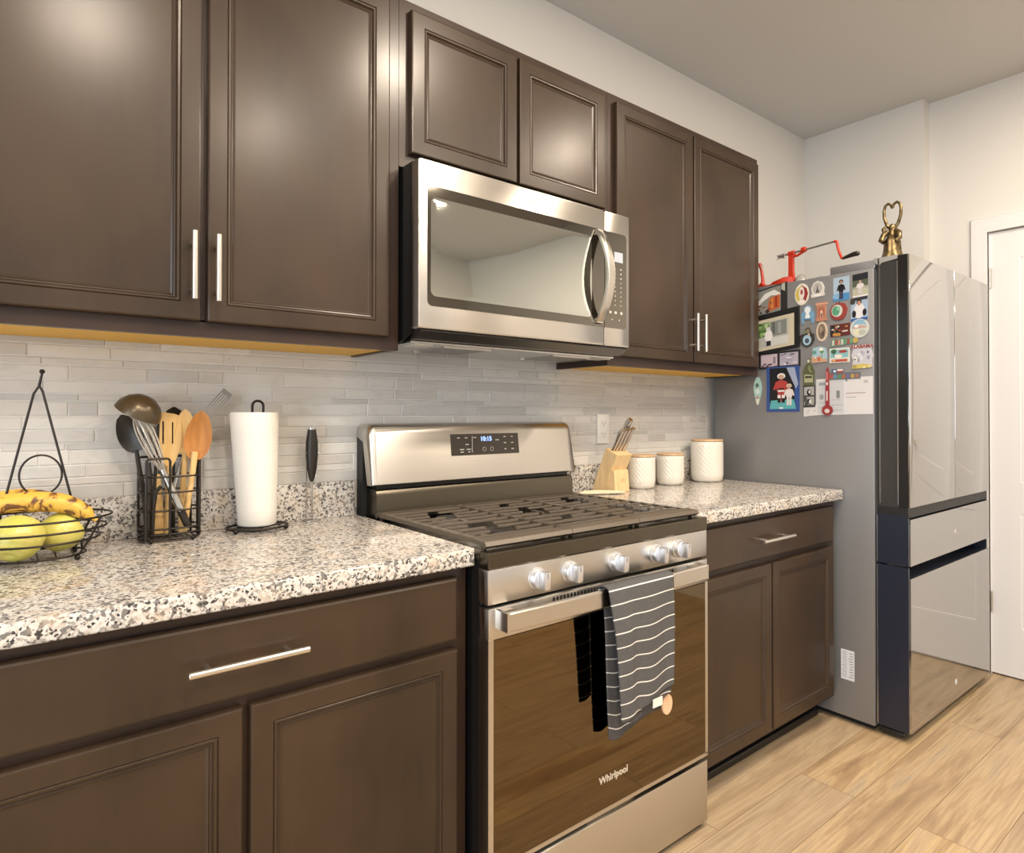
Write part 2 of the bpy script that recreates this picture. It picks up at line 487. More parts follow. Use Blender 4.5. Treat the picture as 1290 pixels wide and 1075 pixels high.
struct(MB().box(XL, XR, YF, YF + .014, FLOOR, FLOOR + .11).build('baseboard_front', M_TRIMW, smooth=False))
struct(MB().box(XR - .014, XR, YF + .014, DY1 - .066, FLOOR, FLOOR + .11).box(XR - .014, XR, DY0 + .067, -.612, FLOOR, FLOOR + .11).build('baseboard_right', M_TRIMW, smooth=False))
# door with its casing
def door():
    cs = MB()
    prof = [(0, 0), (0, .010), (.012, .014), (.03, .012), (.045, .018), (.062, .018), (.067, .012), (.067, 0)]
    path = [(DY0, FLOOR), (DY0, DZ), (DY1, DZ), (DY1, FLOOR)]
    dirs = [(1, 0), (1, 1), (-1, 1), (-1, 0)]
    rs = [[(XR - h, y + d[0] * w_, z + d[1] * w_) for w_, h in prof] for (y, z), d in zip(path, dirs)]
    cs.rings(rs)
    root = struct(cs.build('door_1', M_TRIMW, ang=50))
    sl = MB(); X = XR + .012
    y0, y1, z0, z1 = DY1 + .004, DY0 - .004, FLOOR + .008, DZ - .004
    sl.box(X + .001, X + .036, y0, y1, z0, z1)
    # stiles and rails as a face grid with sunk moulded panels
    st = .115; yy0, yy1 = y0 + st, y1 - st
    pans = [(.90, z1 - .13), (z0 + .22, .76)]
    zs = [z0, pans[1][0], pans[1][1], pans[0][0], pans[0][1], z1]
    fb = MB()
    fb.box(X - .001, X + .001, y0, yy0, z0, z1).box(X - .001, X + .001, yy1, y1, z0, z1)
    for a, b in ((zs[0], zs[1]), (zs[2], zs[3]), (zs[4], zs[5])): fb.box(X - .001, X + .001, yy0, yy1, a, b)
    for a, b in pans:
        rr = []
        for ins, dx in ((0, -.001), (.008, .004), (.020, .009), (.034, .009), (.055, .002), (.055, .002)):
            rr.append([(X + dx, yy0 + ins, a + ins), (X + dx, yy1 - ins, a + ins), (X + dx, yy1 - ins, b - ins), (X + dx, yy0 + ins, b - ins)])
        fb.rings(rr[:-1], False, True)
    sl.v_off = 0
    o = len(sl.v); sl.v += fb.v; sl.f += [[i + o for i in f] for f in fb.f]; sl.m += fb.m
    p = sl.build('door_panel', M_TRIMW, root, smooth=False)
    # jamb stop
    MB().box(XR, XR + .012, DY0 - .004, DY0 + .0, FLOOR, DZ).box(XR, XR + .11, DY0 - .0038, DY0, FLOOR, DZ).build('jamb', M_TRIMW, root, smooth=False)
    for z in (1.83, .35):
        MB().cyl((XR + .006, DY0 - .006, z - .045), (XR + .006, DY0 - .006, z + .045), .006).build('hinge', M_STEELS, root)
    h = MB(); h.cyl((X, DY1 + .07, .97), (X - .05, DY1 + .07, .97), .012).tube([(X - .05, DY1 + .07, .97), (X - .055, DY1 + .12, .97), (X - .05, DY1 + .18, .965)], .008)
    h.lathe([(.028, 0), (.028, .006), (.02, .01)], (X, DY1 + .07, .97), rot=R3('Y', -PI / 2)); h.build('handle', M_NICKEL, root)
door()
# recessed lamp trims in the ceiling
for i, (x, y) in enumerate(CANS):
    mb = MB().lathe([(.078, -.004), (.095, -.004), (.097, 0), (.078, 0)], (x, y, CEIL), n=40, cap0=False, cap1=False)
    mb.rings([[(x + .078 * math.cos(a * PI / 20), y + .078 * math.sin(a * PI / 20), CEIL - z) for a in range(40)] for z in (.004, .0)], False, False)
    struct(mb.build('trim_%d' % (i + 1), M_TRIMW))

# tiled backsplash: one mesh of staggered strip tiles on a grout bed
def backsplash():
    mb = MB()
    TX0, TX1, TZ0, TZ1 = -.93, 1.664, .93, 1.455
    mb.mi(1).box(TX0, TX1, -.006, -.0005, TZ0, TZ1)
    mb.mi(0)
    hs = [.0335, .0165, .0305, .0335, .0175, .0285, .0325, .0165, .0300, .0310]
    z = TZ0; i = 0; rnd = random.Random(3)
    while z < TZ1 - .01:
        h = hs[i % len(hs)]; i += 1
        x = TX0 - rnd.random() * .2
        while x < TX1:
            L = rnd.choice([.055, .085, .11, .15, .15, .2, .24, .28])
            a, b = max(x, TX0), min(x + L, TX1)
            if b - a > .006:
                n0 = len(mb.f); g = .0015; d = rnd.random() * .0006
                z1 = min(z + h, TZ1); f = -.0085 - d
                q_ = .0012
                A = [(a + g, -.006, z + g), (b - g, -.006, z + g), (b - g, -.006, z1 - g), (a + g, -.006, z1 - g)]
                B = [(a + g, f + .001, z + g), (b - g, f + .001, z + g), (b - g, f + .001, z1 - g), (a + g, f + .001, z1 - g)]
                C_ = [(a + g + q_, f, z + g + q_), (b - g - q_, f, z + g + q_), (b - g - q_, f, z1 - g - q_), (a + g + q_, f, z1 - g - q_)]
                mb.rings([A, B, C_], False, True)
                t = (rnd.random(), rnd.random(), rnd.random())
                for k in range(n0, len(mb.f)): mb.col[k] = t
            x += L
        z += h
    return struct(mb.build('wall_tile_backsplash', [M_TILE, M_GROUT], smooth=False, fixn=False), 'pale marble strip tiles behind the counters')
backsplash()

# ================================================================== CABINETS
def panel_door(x0, x1, z0, z1, y, parent, name='door', mats=M_CAB, fw=.043, th=.019):
    """framed door with a beaded, sunk centre panel; its back lies at y, its face at y - th"""
    mb = MB()
    prof = [(0, 0), (0, th - .004), (.0012, th - .0012), (.004, th), (fw - .006, th), (fw - .0045, th - .0022), (fw - .003, th - .0005),
            (fw + .001, th - .0012), (fw + .004, th - .0065), (fw + .0065, th - .0075), (fw + .0085, th - .0065), (fw + .0105, th - .0075), (fw + .012, th - .0085)]
    mb.rings([[(x0 + i, y - d, z0 + i), (x1 - i, y - d, z0 + i), (x1 - i, y - d, z1 - i), (x0 + i, y - d, z1 - i)] for i, d in prof])
    return mb.build(name, mats, parent, ang=20)
def drawer_front(x0, x1, z0, z1, y, parent, th=.019):
    mb = MB(); prof = [(0, 0), (0, th - .006), (.002, th - .002), (.006, th)]
    mb.rings([[(x0 + i, y - d, z0 + i), (x1 - i, y - d, z0 + i), (x1 - i, y - d, z1 - i), (x0 + i, y - d, z1 - i)] for i, d in prof])
    return mb.build('drawer', M_CAB, parent, ang=20)
def bar_handle(c, L, sp, y, parent, vertical):
    """bar pull in front of the face at y"""
    x, z = c; s = .032; mb = MB(); d = Vector((0, 0, 1)) if vertical else Vector((1, 0, 0))
    P = Vector((x, y - s, z)); a, b = P - d * L / 2, P + d * L / 2
    mb.tube([a, a + d * .001, b - d * .001, b], [.0052, .006, .006, .0052], 14)
    for k in (-1, 1):
        Q = P + d * sp / 2 * k; mb.cyl(Q, (Q.x, y + .0005, Q.z), .0046, n=12)
    return mb.build('handle', M_NICKEL, parent)

FY = -.277          # upper face plane
def upper(x0, x1, z0, z1, doors, label, group='dark wall cabinets'):
    t = thing('wall_cabinet', ((x0 + x1) / 2, 0, z0), label, 'cabinet', group)
    b = MB()
    x0 += .0006; x1 -= .0006
    b.mi(0).box(x0, x0 + .016, FY + .019, -.0105, z0, z1).box(x1 - .016, x1, FY + .019, -.0105, z0, z1)
    b.box(x0 + .016, x1 - .016, FY + .019, -.0105, z1 - .016, z1).box(x0 + .016, x1 - .016, -.02, -.0105, z0 + .012, z1 - .016)
    b.build('carcass', [M_FRAME, M_CABIN], t, smooth=False)
    MB().box(x0 + .016, x1 - .016, FY + .019, -.0105, z0 + .004, z0 + .012).box(x0 + .016, x0 + .0175, FY + .019, -.0105, z0, z0 + .004).build('underside', M_CABIN, t, smooth=False)['label'] = 'golden maple underside'
    f = MB(); s = .032
    f.box(x0, x0 + s, FY, FY + .019, z0, z1).box(x1 - s, x1, FY, FY + .019, z0, z1)
    f.box(x0 + s, x1 - s, FY, FY + .019, z0, z0 + s + .004).box(x0 + s, x1 - s, FY, FY + .019, z1 - s, z1)
    xm = (doors[0][1] + doors[1][0]) / 2
    f.box(xm - .02, xm + .02, FY, FY + .019, z0 + s, z1 - s)
    f.build('face_frame', M_FRAME, t, smooth=False)
    for i, (a, b_, c, d, hx) in enumerate(doors):
        dr = panel_door(a, b_, c, d, FY - .001, t)
        if hx is not None: bar_handle((hx, c + .111), .142, .096, FY - .020, dr, True)
    return t
ZU0, ZU1 = 1.370, 2.296
upper(-.914, 0, ZU0, ZU1, [(-.884, -.4615, 1.402, 2.267, -.479), (-.449, -.033, 1.402, 2.267, -.434)], 'tall dark wall cabinet with two doors left of the microwave')
upper(0, .762, 1.853, ZU1, [(.027, .371, 1.889, 2.267, None), (.380, .735, 1.889, 2.267, None)], 'short dark wall cabinet above the microwave, without handles')
upper(.762, 1.664, ZU0, ZU1, [(.790, 1.201, 1.402, 2.267, 1.188), (1.209, 1.645, 1.402, 2.267, 1.238)], 'tall dark wall cabinet between microwave and refrigerator')

BY = -.61
def base(x0, x1, label, dz, dr, doors, hx):
    t = thing('base_cabinet', ((x0 + x1) / 2, 0, FLOOR), label, 'cabinet', 'dark base cabinets')
    ZB, ZT = .115, .8755
    b = MB()
    b.box(x0, x0 + .018, BY + .019, -.01, ZB, ZT).box(x1 - .018, x1, BY + .019, -.01, ZB, ZT).box(x0 + .018, x1 - .018, BY + .019, -.01, ZB, ZB + .018).box(x0 + .018, x1 - .018, -.02, -.01, ZB + .018, ZT)
    b.build('carcass', M_FRAME, t, smooth=False)
    MB().box(x0, x1, BY + .075, BY + .09, FLOOR, ZB).box(x0, x0 + .018, BY + .09, -.01, FLOOR, ZB).box(x1 - .018, x1, BY + .09, -.01, FLOOR, ZB).cbox(x0, x1, BY + .060, BY + .075, FLOOR, FLOOR + .028, .008).build('toe_kick', M_KICK, t, smooth=False)
    f = MB(); s = .036; xm = (doors[0][1] + doors[1][0]) / 2
    f.box(x0, x0 + s, BY, BY + .019, ZB, ZT).box(x1 - s, x1, BY, BY + .019, ZB, ZT)
    f.box(x0 + s, x1 - s, BY, BY + .019, ZB, ZB + s).box(x0 + s, x1 - s, BY, BY + .019, ZT - s, ZT).box(x0 + s, x1 - s, BY, BY + .019, .69, .73)
    f.box(xm - .022, xm + .022, BY, BY + .019, ZB + s, .69)
    f.box(x0 + s, x1 - s, BY + .019, BY + .024, ZB + s, ZT - s)
    f.build('face_frame', M_FRAME, t, smooth=False)
    d = drawer_front(dr[0], dr[1], dz[0], dz[1], BY - .001, t)
    bar_handle((hx, (dz[0] + dz[1]) / 2), .19, .128, BY - .020, d, False)
    for a, c in doors: panel_door(a, c, .135, .7, BY - .001, t)
    return t
base(-.914, -.004, 'dark base cabinet with one wide drawer left of the range', (.719, .853), (-.884, -.034), [(-.884, -.4615), (-.449, -.034)], -.455)
base(.766, 1.662, 'dark base cabinet with one drawer between range and refrigerator', (.722, .853), (.80, 1.628), [(.80, 1.196), (1.207, 1.628)], 1.195)

# ---- granite worktops
def worktop(x0, x1, label, splash):
    t = thing('granite_worktop', ((x0 + x1) / 2, -.32, .876), label, 'worktop', 'granite worktops')
    bm = bmesh.new(); bmesh.ops.create_cube(bm, size=1)
    for v in bm.verts:
        v.co = Vector(((x0 + x1) / 2 + v.co.x * (x1 - x0), -.329 + v.co.y * .638, .895 + v.co.z * .038))
    e = [e for e in bm.edges if all(v.co.y < -.6 for v in e.verts)]
    bmesh.ops.bevel(bm, geom=e, offset=.006, segments=3, affect='EDGES', profile=.5)
    mb = MB(); mb.frombm(bm); mb.build('slab', M_GRAN, t)
    g = MB().cbox(splash[0], splash[1], -.030, -.0105, .9142, 1.014, .002).build('granite_backsplash', M_GRAN)
    tag(g, splash[2], 'backsplash', 'granite upstands')
    return t
worktop(-.93, -.003, 'speckled granite worktop under the fruit basket and paper towels', (-.93, -.012, 'low granite upstand behind the paper towels and utensils'))
worktop(.765, 1.668, 'speckled granite worktop under the canisters beside the refrigerator', (.775, 1.664, 'low granite upstand behind the knife block and canisters'))

# ================================================================== MICROWAVE
def microwave():
    t = thing('over_range_microwave', (.381, 0, 1.39), 'stainless microwave with bowed handle mounted above the gas range', 'microwave')
    X0, X1, Z0, Z1, YF_ = .002, .760, 1.420, 1.846, -.381
    b = MB()
    b.prism([(-.346, 1.425), (-.346, 1.848), (-.012, 1.848), (-.012, 1.392), (-.27, 1.392), (-.335, 1.408)], .006, .757, 'yz')
    b.build('body', M_BLACK, t, smooth=False)
    # door slab and control slab
    def slab(x0, x1, nm, rl, rr_):
        m_ = MB(); y0 = YF_ + .034
        m_.rings([[(x, y0, z) for x, z in R] for R in [rrect(x0, x1, Z0, Z1, .006)]] + [[(x, YF_ + .004, z) for x, z in rrect(x0, x1, Z0, Z1, .006)], [(x, YF_ + .001, z) for x, z in rrect(x0 + .001, x1 - .001, Z0 + .001, Z1 - .001, .006)], [(x, YF_, z) for x, z in rrect(x0 + .003, x1 - .003, Z0 + .003, Z1 - .003, .005)]])
        return m_.build(nm, M_STEEL, t, ang=30)
    d = slab(X0, .6455, 'door', 1, 0)
    c = slab(.6475, X1, 'control_panel', 0, 1)
    G0, G1 = 1.478, 1.782
    def half(x0, x1, left):
        P = rrect(x0, x1, G0, G1, .014)
        P = [(x, z) for x, z in P]
        Q = []
        for x, z in P:
            if left and x > (x0 + x1) / 2: x = x1; z = G1 if z > 1.6 else G0
            if not left and x < (x0 + x1) / 2: x = x0; z = G1 if z > 1.6 else G0
            if not Q or (abs(Q[-1][0] - x) + abs(Q[-1][1] - z)) > 1e-6: Q.append((x, z))
        return Q
    MB().prism(half(.027, .6455, True), YF_ - .0012, YF_ + .002).build('glass', M_GLASSB, d, smooth=False)
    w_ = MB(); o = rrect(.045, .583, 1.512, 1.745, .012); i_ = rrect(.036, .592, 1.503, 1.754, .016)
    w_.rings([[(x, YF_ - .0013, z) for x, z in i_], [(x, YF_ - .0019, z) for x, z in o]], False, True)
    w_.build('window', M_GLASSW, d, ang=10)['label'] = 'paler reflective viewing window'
    MB().prism(half(.6475, .746, False), YF_ - .0012, YF_ + .002).build('glass', M_GLASSB, c, smooth=False)
    # display and keys
    k = MB(); k.box(.690, .728, YF_ - .002, YF_ - .001, 1.690, 1.722).build('display', mat('lcd_grey', (.42, .47, .55), .3), c, smooth=False)
    k = MB()
    for r in range(10):
        for q_ in range(2):
            z = 1.668 - r * .0145
            if 3 <= r <= 8 or r < 3:
                wd = .004 if r >= 3 else .007
                k.box(.694 + q_ * .026 - wd / 2, .694 + q_ * .026 + wd / 2, YF_ - .0018, YF_ - .001, z - .0016, z + .0016)
    for x in (.672, .696, .722): k.box(x - .005, x + .005, YF_ - .0018, YF_ - .001, 1.524, 1.532)
    for x in (.68, .712): k.box(x - .002, x + .002, YF_ - .0018, YF_ - .001, 1.503, 1.507)
    k.build('keys', M_PRINT, c, smooth=False)
    # bowed handle
    n = 18; hx0, hx1 = .604, .634; rs = []
    for i in range(n + 1):
        u = i / n; z = 1.487 + (1.777 - 1.487) * u; bow = math.sin(PI * u) ** .8
        yf = YF_ - .009 - .052 * bow; yb = yf + .011
        dx = .0 + .004 * bow
        rs.append([(hx0 + dx, yb, z), (hx1 + dx, yb, z), (hx1 + dx, yf + .002, z), (hx1 + dx - .003, yf, z), (hx0 + dx + .003, yf, z), (hx0 + dx, yf + .002, z)])
    h = MB().rings(rs)
    h.box(hx0 + .003, hx1 - .003, YF_ - .012, YF_ + .002, 1.487, 1.502).box(hx0 + .003, hx1 - .003, YF_ - .012, YF_ + .002, 1.762, 1.777)
    h.build('handle', M_STEEL, d, ang=30)
    text_mb(MB(), 'Whirlpool', .021, (.385, YF_ - .0006, 1.812), (1, 0, 0), (0, 0, 1), .0006, .0006).build('logo', mat('logo_silver', (.80, .76, .70), .35, .6), d, smooth=False)
    # vent lip and underside
    v_ = MB(); v_.prism([(-.380, 1.414), (-.374, 1.419), (-.346, 1.419), (-.335, 1.405), (-.318, 1.396), (-.345, 1.396)], .010, .754, 'yz')
    v_.build('vent_lip', M_STEELD, t, smooth=False)
    u_ = MB().box(.014, .750, -.318, -.014, 1.3895, 1.394); u_.build('bottom_plate', M_STEELS, t, smooth=False)
    for a in (.14, .53):
        g = MB()
        for i in range(13): g.box(a + i * .0115, a + i * .0115 + .006, -.27, -.11, 1.3865, 1.3895)
        g.box(a - .008, a + .15, -.28, -.27, 1.3865, 1.3895).box(a - .008, a + .15, -.11, -.10, 1.3865, 1.3895)
        g.build('filter_grille', M_STEELS, t, smooth=False)
    for a in (.035, .70):
        MB().cbox(a, a + .055, -.30, -.24, 1.3868, 1.390, .001).build('lamp_lens', M_CERAM, t, smooth=False)
microwave()

# ================================================================== RANGE
def gas_range():
    t = thing('gas_range', (.381, -.35, FLOOR), 'stainless gas range with cast iron grates, striped towel on its handle', 'range')
    X0, X1 = .003, .759
    b = MB()
    b.box(X0 + .002, X1 - .002, -.655, -.015, .075, .900)
    b.box(X0 + .02, X1 - .02, -.60, -.03, FLOOR, .075)
    b.build('body', M_BLACK, t, smooth=False)
    # cooktop pan
    c = MB(); c.cbox(X0, X1, -.650, -.085, .888, .9005, .003)
    c.cbox(X0, X1, -.690, -.655, .872, .909, .003)
    c.build('cooktop', M_BRONZE, t, smooth=False)
    wl = MB().cbox(X0 + .035, X1 - .035, -.640, -.125, .9004, .9010, .0002).build('burner_well', M_BLACK, t, smooth=False)
    # burners
    for k, (x, y, r) in enumerate([(.17, -.50, .052), (.17, -.24, .040), (.381, -.37, .050), (.59, -.50, .056), (.59, -.24, .036)]):
        q_ = MB().lathe([(r * 1.05, 0), (r * 1.05, .006), (r * .86, .009)], (x, y, .9008), cap0=False)
        br = q_.build('burner', mat('burner_alloy', (.42, .38, .33), .4, .9), t)
        MB().lathe([(r * .8, .0), (r * .84, .002), (r * .8, .007), (r * .5, .0085), (.001, .009)], (x, y, .9100), cap0=False).build('burner_cap', M_IRONF, br)
    # grates: three sections
    GY0, GY1, ZT = -.668, -.112, .9285
    for s0, s1 in ((.012, .262), (.2635, .4985), (.500, .750)):
        g = MB(); tp = ZT; zb = ZT - .0052
        # broad bevelled front and back bands
        g.prism([(GY0, tp - .010), (GY0 + .006, tp - .001), (GY0 + .045, tp), (GY0 + .045, tp - .006), (GY0 + .008, tp - .016)], s0, s1, 'yz')
        g.prism([(GY1, tp - .010), (GY1 - .006, tp - .001), (GY1 - .028, tp), (GY1 - .028, tp - .006), (GY1 - .008, tp - .016)], s0, s1, 'yz')
        wl_, wr_ = (.020, .007) if s0 < .1 else ((.007, .007) if s0 < .4 else (.007, .020))
        g.prism([(s0, tp - .010), (s0 + .004, tp - .001), (s0 + wl_, tp), (s0 + wl_, zb), (s0 + .004, zb)], GY0 + .02, GY1 - .01)
        g.prism([(s1, tp - .010), (s1 - .004, tp - .001), (s1 - wr_, tp), (s1 - wr_, zb), (s1 - .004, zb)], GY0 + .02, GY1 - .01)
        mid = (s0 + s1) / 2
        n = 10
        ys = [GY0 + .045 + (GY1 - .028 - GY0 - .045) * (i + .5) / n for i in range(n)]
        for i, y in enumerate(ys):
            def bar(a, e):
                g.prism([(y - .0062, zb), (y - .0050, tp), (y + .0050, tp), (y + .0062, zb)], a, e, 'yz')
            gap = .038 if i in (1, 2, 3, 6, 7, 8) else 0
            if s0 > .2 and s0 < .4: gap = .040 if i in (4, 5, 6, 2, 8) else 0
            if gap and i % 2:
                bar(s0 + .006, mid - gap); bar(mid + gap, s1 - .006)
            elif gap:
                bar(s0 + .006, mid - gap * .45); bar(mid + gap * .45, s1 - .006)
            else: bar(s0 + .006, s1 - .006)
        # cross spines
        g.box(mid - .005, mid + .005, ys[4], ys[5], zb - .002, tp - .001)
        for x in (s0 + .008, s1 - .014):
            for y in (GY0 + .02, GY1 - .02): g.box(x, x + .006, y, y + .01, .9010, zb + .001)
        g.build('grate', M_IRON, t, smooth=False)
    # rear guard: dark riser, gap, steel console
    r_ = MB(); r_.prism([(-.118, .905), (-.118, .975), (-.112, .988), (-.10, .992), (-.02, .992), (-.02, .905)], X0 + .012, X1 - .012, 'yz')
    r_.build('rear_riser', M_BRONZE, t, ang=40)
    MB().box(X0 + .02, X1 - .02, -.098, -.02, .992, 1.01).build('console_gap', M_BLACK, t, smooth=False)
    MB().prism([(-.052, .90), (-.052, 1.145), (-.045, 1.155), (-.0115, 1.155), (-.0115, .90)], X0 - .001, X0 + .012, 'yz').build('side_bracket', M_BLACKM, t, smooth=False)
    MB().prism([(-.052, .90), (-.052, 1.145), (-.045, 1.155), (-.0115, 1.155), (-.0115, .90)], X1 - .012, X1 + .001, 'yz').build('side_bracket', M_BLACKM, t, smooth=False)
    cs = MB(); prof = [(-.112, 1.003), (-.116, 1.006), (-.096, 1.150), (-.090, 1.166), (-.076, 1.176), (-.058, 1.178), (-.014, 1.176)]
    def con(x, ins):
        return [(x, y - (0 if k not in (2, 3) else -ins * .6), z - ins * (0 if k < 2 else 1)) for k, (y, z) in enumerate(prof)] + [(x, -.014, 1.14), (x, -.055, 1.125), (x, -.085, 1.003)]
    cs.rings([con(X0 - .002, .016), con(X0 + .002, .007), con(X0 + .010, .001), con(X0 + .02, 0), con(X1 - .02, 0), con(X1 - .010, .001), con(X1 - .002, .007), con(X1 + .002, .016)])
    cn = cs.build('console', M_STEEL, t, ang=50)
    # control display lies on the sloped console face
    def face(x, z, o=.0): # point on console slope
        u = (z - 1.006) / (1.150 - 1.006); return (x, -.116 + .020 * u - o, z)
    dsp = MB(); 
    P = [(.262, 1.077), (.520, 1.077), (.520, 1.143), (.262, 1.143)]
    dsp.rings([[face(x, z, -.002) for x, z in P], [face(x, z, .0012) for x, z in P]], False, True)
    dp = dsp.build('display_panel', mat('control_glass', (.055, .045, .035), .12, .3), cn, smooth=False)
    zd = Vector((0, .1376, .9905))
    text_mb(MB(), '10:15', .020, face(.392, 1.126, .0016), (1, 0, 0), zd, .0003, .0005).build('clock_digits', M_DISPLAY, dp, smooth=False)
    k = MB()
    for x, z, a in [(.29, 1.131, .010), (.318, 1.131, .010), (.35, 1.131, .010), (.32, 1.110, .012), (.30, 1.095, .016), (.325, 1.095, .016), (.30, 1.087, .012), (.326, 1.087, .008),
                 (.465, 1.132, .010), (.494, 1.132, .008), (.465, 1.112, .010), (.494, 1.112, .010), (.465, 1.092, .008), (.494, 1.092, .010), (.435, 1.122, .014)]:
        p0 = face(x - a / 2, z - .0015, .0016); p1 = face(x + a / 2, z + .0015, .0016)
        k.add([p0, (p1[0], p0[1], p0[2]), p1, (p0[0], p1[1], p1[2])], [(0, 1, 2, 3)])
    for x in (.383, .412):
        k.tube([face(x + .006 * math.cos(a * PI / 8), 1.094 + .006 * math.sin(a * PI / 8), .0016) for a in range(16)], .0007, 5, closed=True)
    k.box(.3345, .3352, -.1115, -.107, 1.085, 1.136)
    k.build('panel_marks', M_PRINT, dp, smooth=False)
    # control panel with knobs
    cp = MB(); cp.cbox(X0, X1, -.688, -.650, .797, .872, .003)
    cpo = cp.build('control_panel', M_STEEL, t)
    kn = mat('knob_satin_silver', (.72, .73, .76), .36, .9)
    for x in (.135, .233, .386, .537, .630):
        q_ = MB(); R = Matrix.Rotation(PI / 2, 3, 'X')
        q_.lathe([(.025, 0), (.025, .003), (.022, .004), (.0215, .016), (.020, .018)], (x, -.688, .835), n=36, rot=R)
        q_.cbox(x - .0085, x + .0085, -.688 - .040, -.688 - .012, .835 - .020, .835 + .020, .003)
        ko = q_.build('knob', kn, t, ang=30)
        MB().box(x - .0007, x + .0007, -.7284, -.7278, .841, .853).build('pointer', M_BLACKM, ko, smooth=False)
    # door
    d = MB(); d.cbox(X0, X1, -.690, -.652, .722, .790, .004)
    d.box(X0, X0 + .013, -.690, -.652, .232, .724).box(X1 - .011, X1, -.690, -.652, .232, .724).box(X0, X1, -.690, -.652, .226, .236)
    do = d.build('door', M_STEEL, t, ang=30)
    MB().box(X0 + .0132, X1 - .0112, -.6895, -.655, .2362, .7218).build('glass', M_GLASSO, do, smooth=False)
    text_mb(MB(), 'Whirlpool', .024, (.377, -.6902, .307), (1, 0, 0), (0, 0, 1), .0006, .0006).build('logo', mat('logo_silver', (.8, .76, .7), .35, .6), do, smooth=False)
    vn = MB()
    for i in range(40): vn.box(.18 + i * .0108, .18 + i * .0108 + .0062, -.6906, -.6895, .775, .784)
    vn.build('vent_slots', M_BLACKM, do, smooth=False)
    h = MB()
    hz0, hz1 = .748, .788
    rs = []
    n = 14
    for i in range(n + 1):
        u = i / n; x = .026 + (.698 - .026) * u; y = -.735 - .007 * math.sin(PI * u)
        rs.append([(x, y + .012, hz0), (x, y + .002, hz0), (x, y, hz0 + .003), (x, y, hz1 - .003), (x, y + .002, hz1), (x, y + .012, hz1)])
    h.rings(rs)
    h.box(.020, .026, -.735, -.689, hz0, hz1).box(.698, .704, -.735, -.689, hz0, hz1)
    h.box(.026, .060, -.722, -.689, hz0 + .004, hz1 - .004).box(.664, .698, -.722, -.689, hz0 + .004, hz1 - .004)
    h.build('handle', M_STEEL, do, ang=30)
    # storage drawer
    dw = MB(); dw.cbox(X0, X1, -.690, -.652, .040, .214, .004); dw.box(.3, .46, -.676, -.652, .214, .222)
    dw.build('drawer', M_STEEL, t, ang=30)
    for x in (.04, .70):
        for y in (-.6, -.08): MB().cyl((x, y, FLOOR), (x, y, .08), .014).build('foot', M_BLACKM, t)
gas_range()

# ---- striped towel over the oven handle
def towel():
    t = thing('dish_towel', (.43, -.735, .782), 'charcoal towel with thin white stripes draped over the oven handle', 'towel')
    H = .7905
    def sheet(name, xa, xb, ztop, zl, zr, y0, ph, amp, over, drift=.0):
        mb = MB()
        def S(u): return (.050 if over else 0) + ztop - (zl + (zr - zl) * u)
        def fn(u, v):
            s = v * S(u); x = xa + (xb - xa) * u
            if over and s < .050:
                if s < .022: return (x, -.7190, ztop - .022 + s)
                a = (s - .022) / .028 * PI; return (x, -.7360 + .0170 * math.cos(a), ztop + .0075 * math.sin(a))
            k = (s - (.050 if over else 0)) / (ztop - (zl + (zr - zl) * u)); z = ztop - k * (ztop - (zl + (zr - zl) * u))
            e = min(1, k * 3)
            fold = math.sin(u * 5.2 + ph) * 1.0 + .55 * math.sin(u * 11 + 2 * ph + k * .8) + 1.1 * math.exp(-((u - .20) / .07) ** 2)
            y = y0 - (amp * fold + amp * 1.4) * e
            x += drift * k * (1 - u) + .004 * k * math.sin(4 * k + ph)
            z += .0035 * math.sin(u * 8 + ph) * k - .010 * math.exp(-((u - .12) / .12) ** 2) * k
            return (x, y, z)
        def uv(u, v):
            s = v * S(u) - (.050 if over else 0)
            return (u, s + 3.35 + .0035 * math.sin(u * 7 + ph) * min(1, max(0, s * 5)))
        mb.grid(fn, 40, 70, uv)
        return mb.build(name, M_TOWEL, t, solid=.0034, fixn=False)
    sheet('back_layer', .316, .535, .782, .418, .442, -.7150, 2., .0012, False, .020)
    sheet('front_layer', .297, .530, H, .478, .508, -.7540, .4, .0042, True, .036)
    sheet('inner_fold', .375, .527, .560, .460, .488, -.7470, 1.1, .001, False)
    MB().box(.428, .462, -.7755, -.774, .486, .507).build('care_label', M_PAPER, t, smooth=False)['label'] = 'small white sewn label'
    q_ = MB(); R = Matrix.Rotation(PI / 2, 3, 'X')
    q_.lathe([(.019, 0), (.019, .005)], (.520, -.738, .458), n=24, sy=1.35, rot=R)
    q_.tube([(.526, -.7405, .482), (.526, -.742, .50), (.522, -.743, .515)], .0015, 6)
    q_.build('tag', mat('peach_tag', (.74, .47, .30), .6), t)['label'] = 'oval peach coloured tag'
towel()

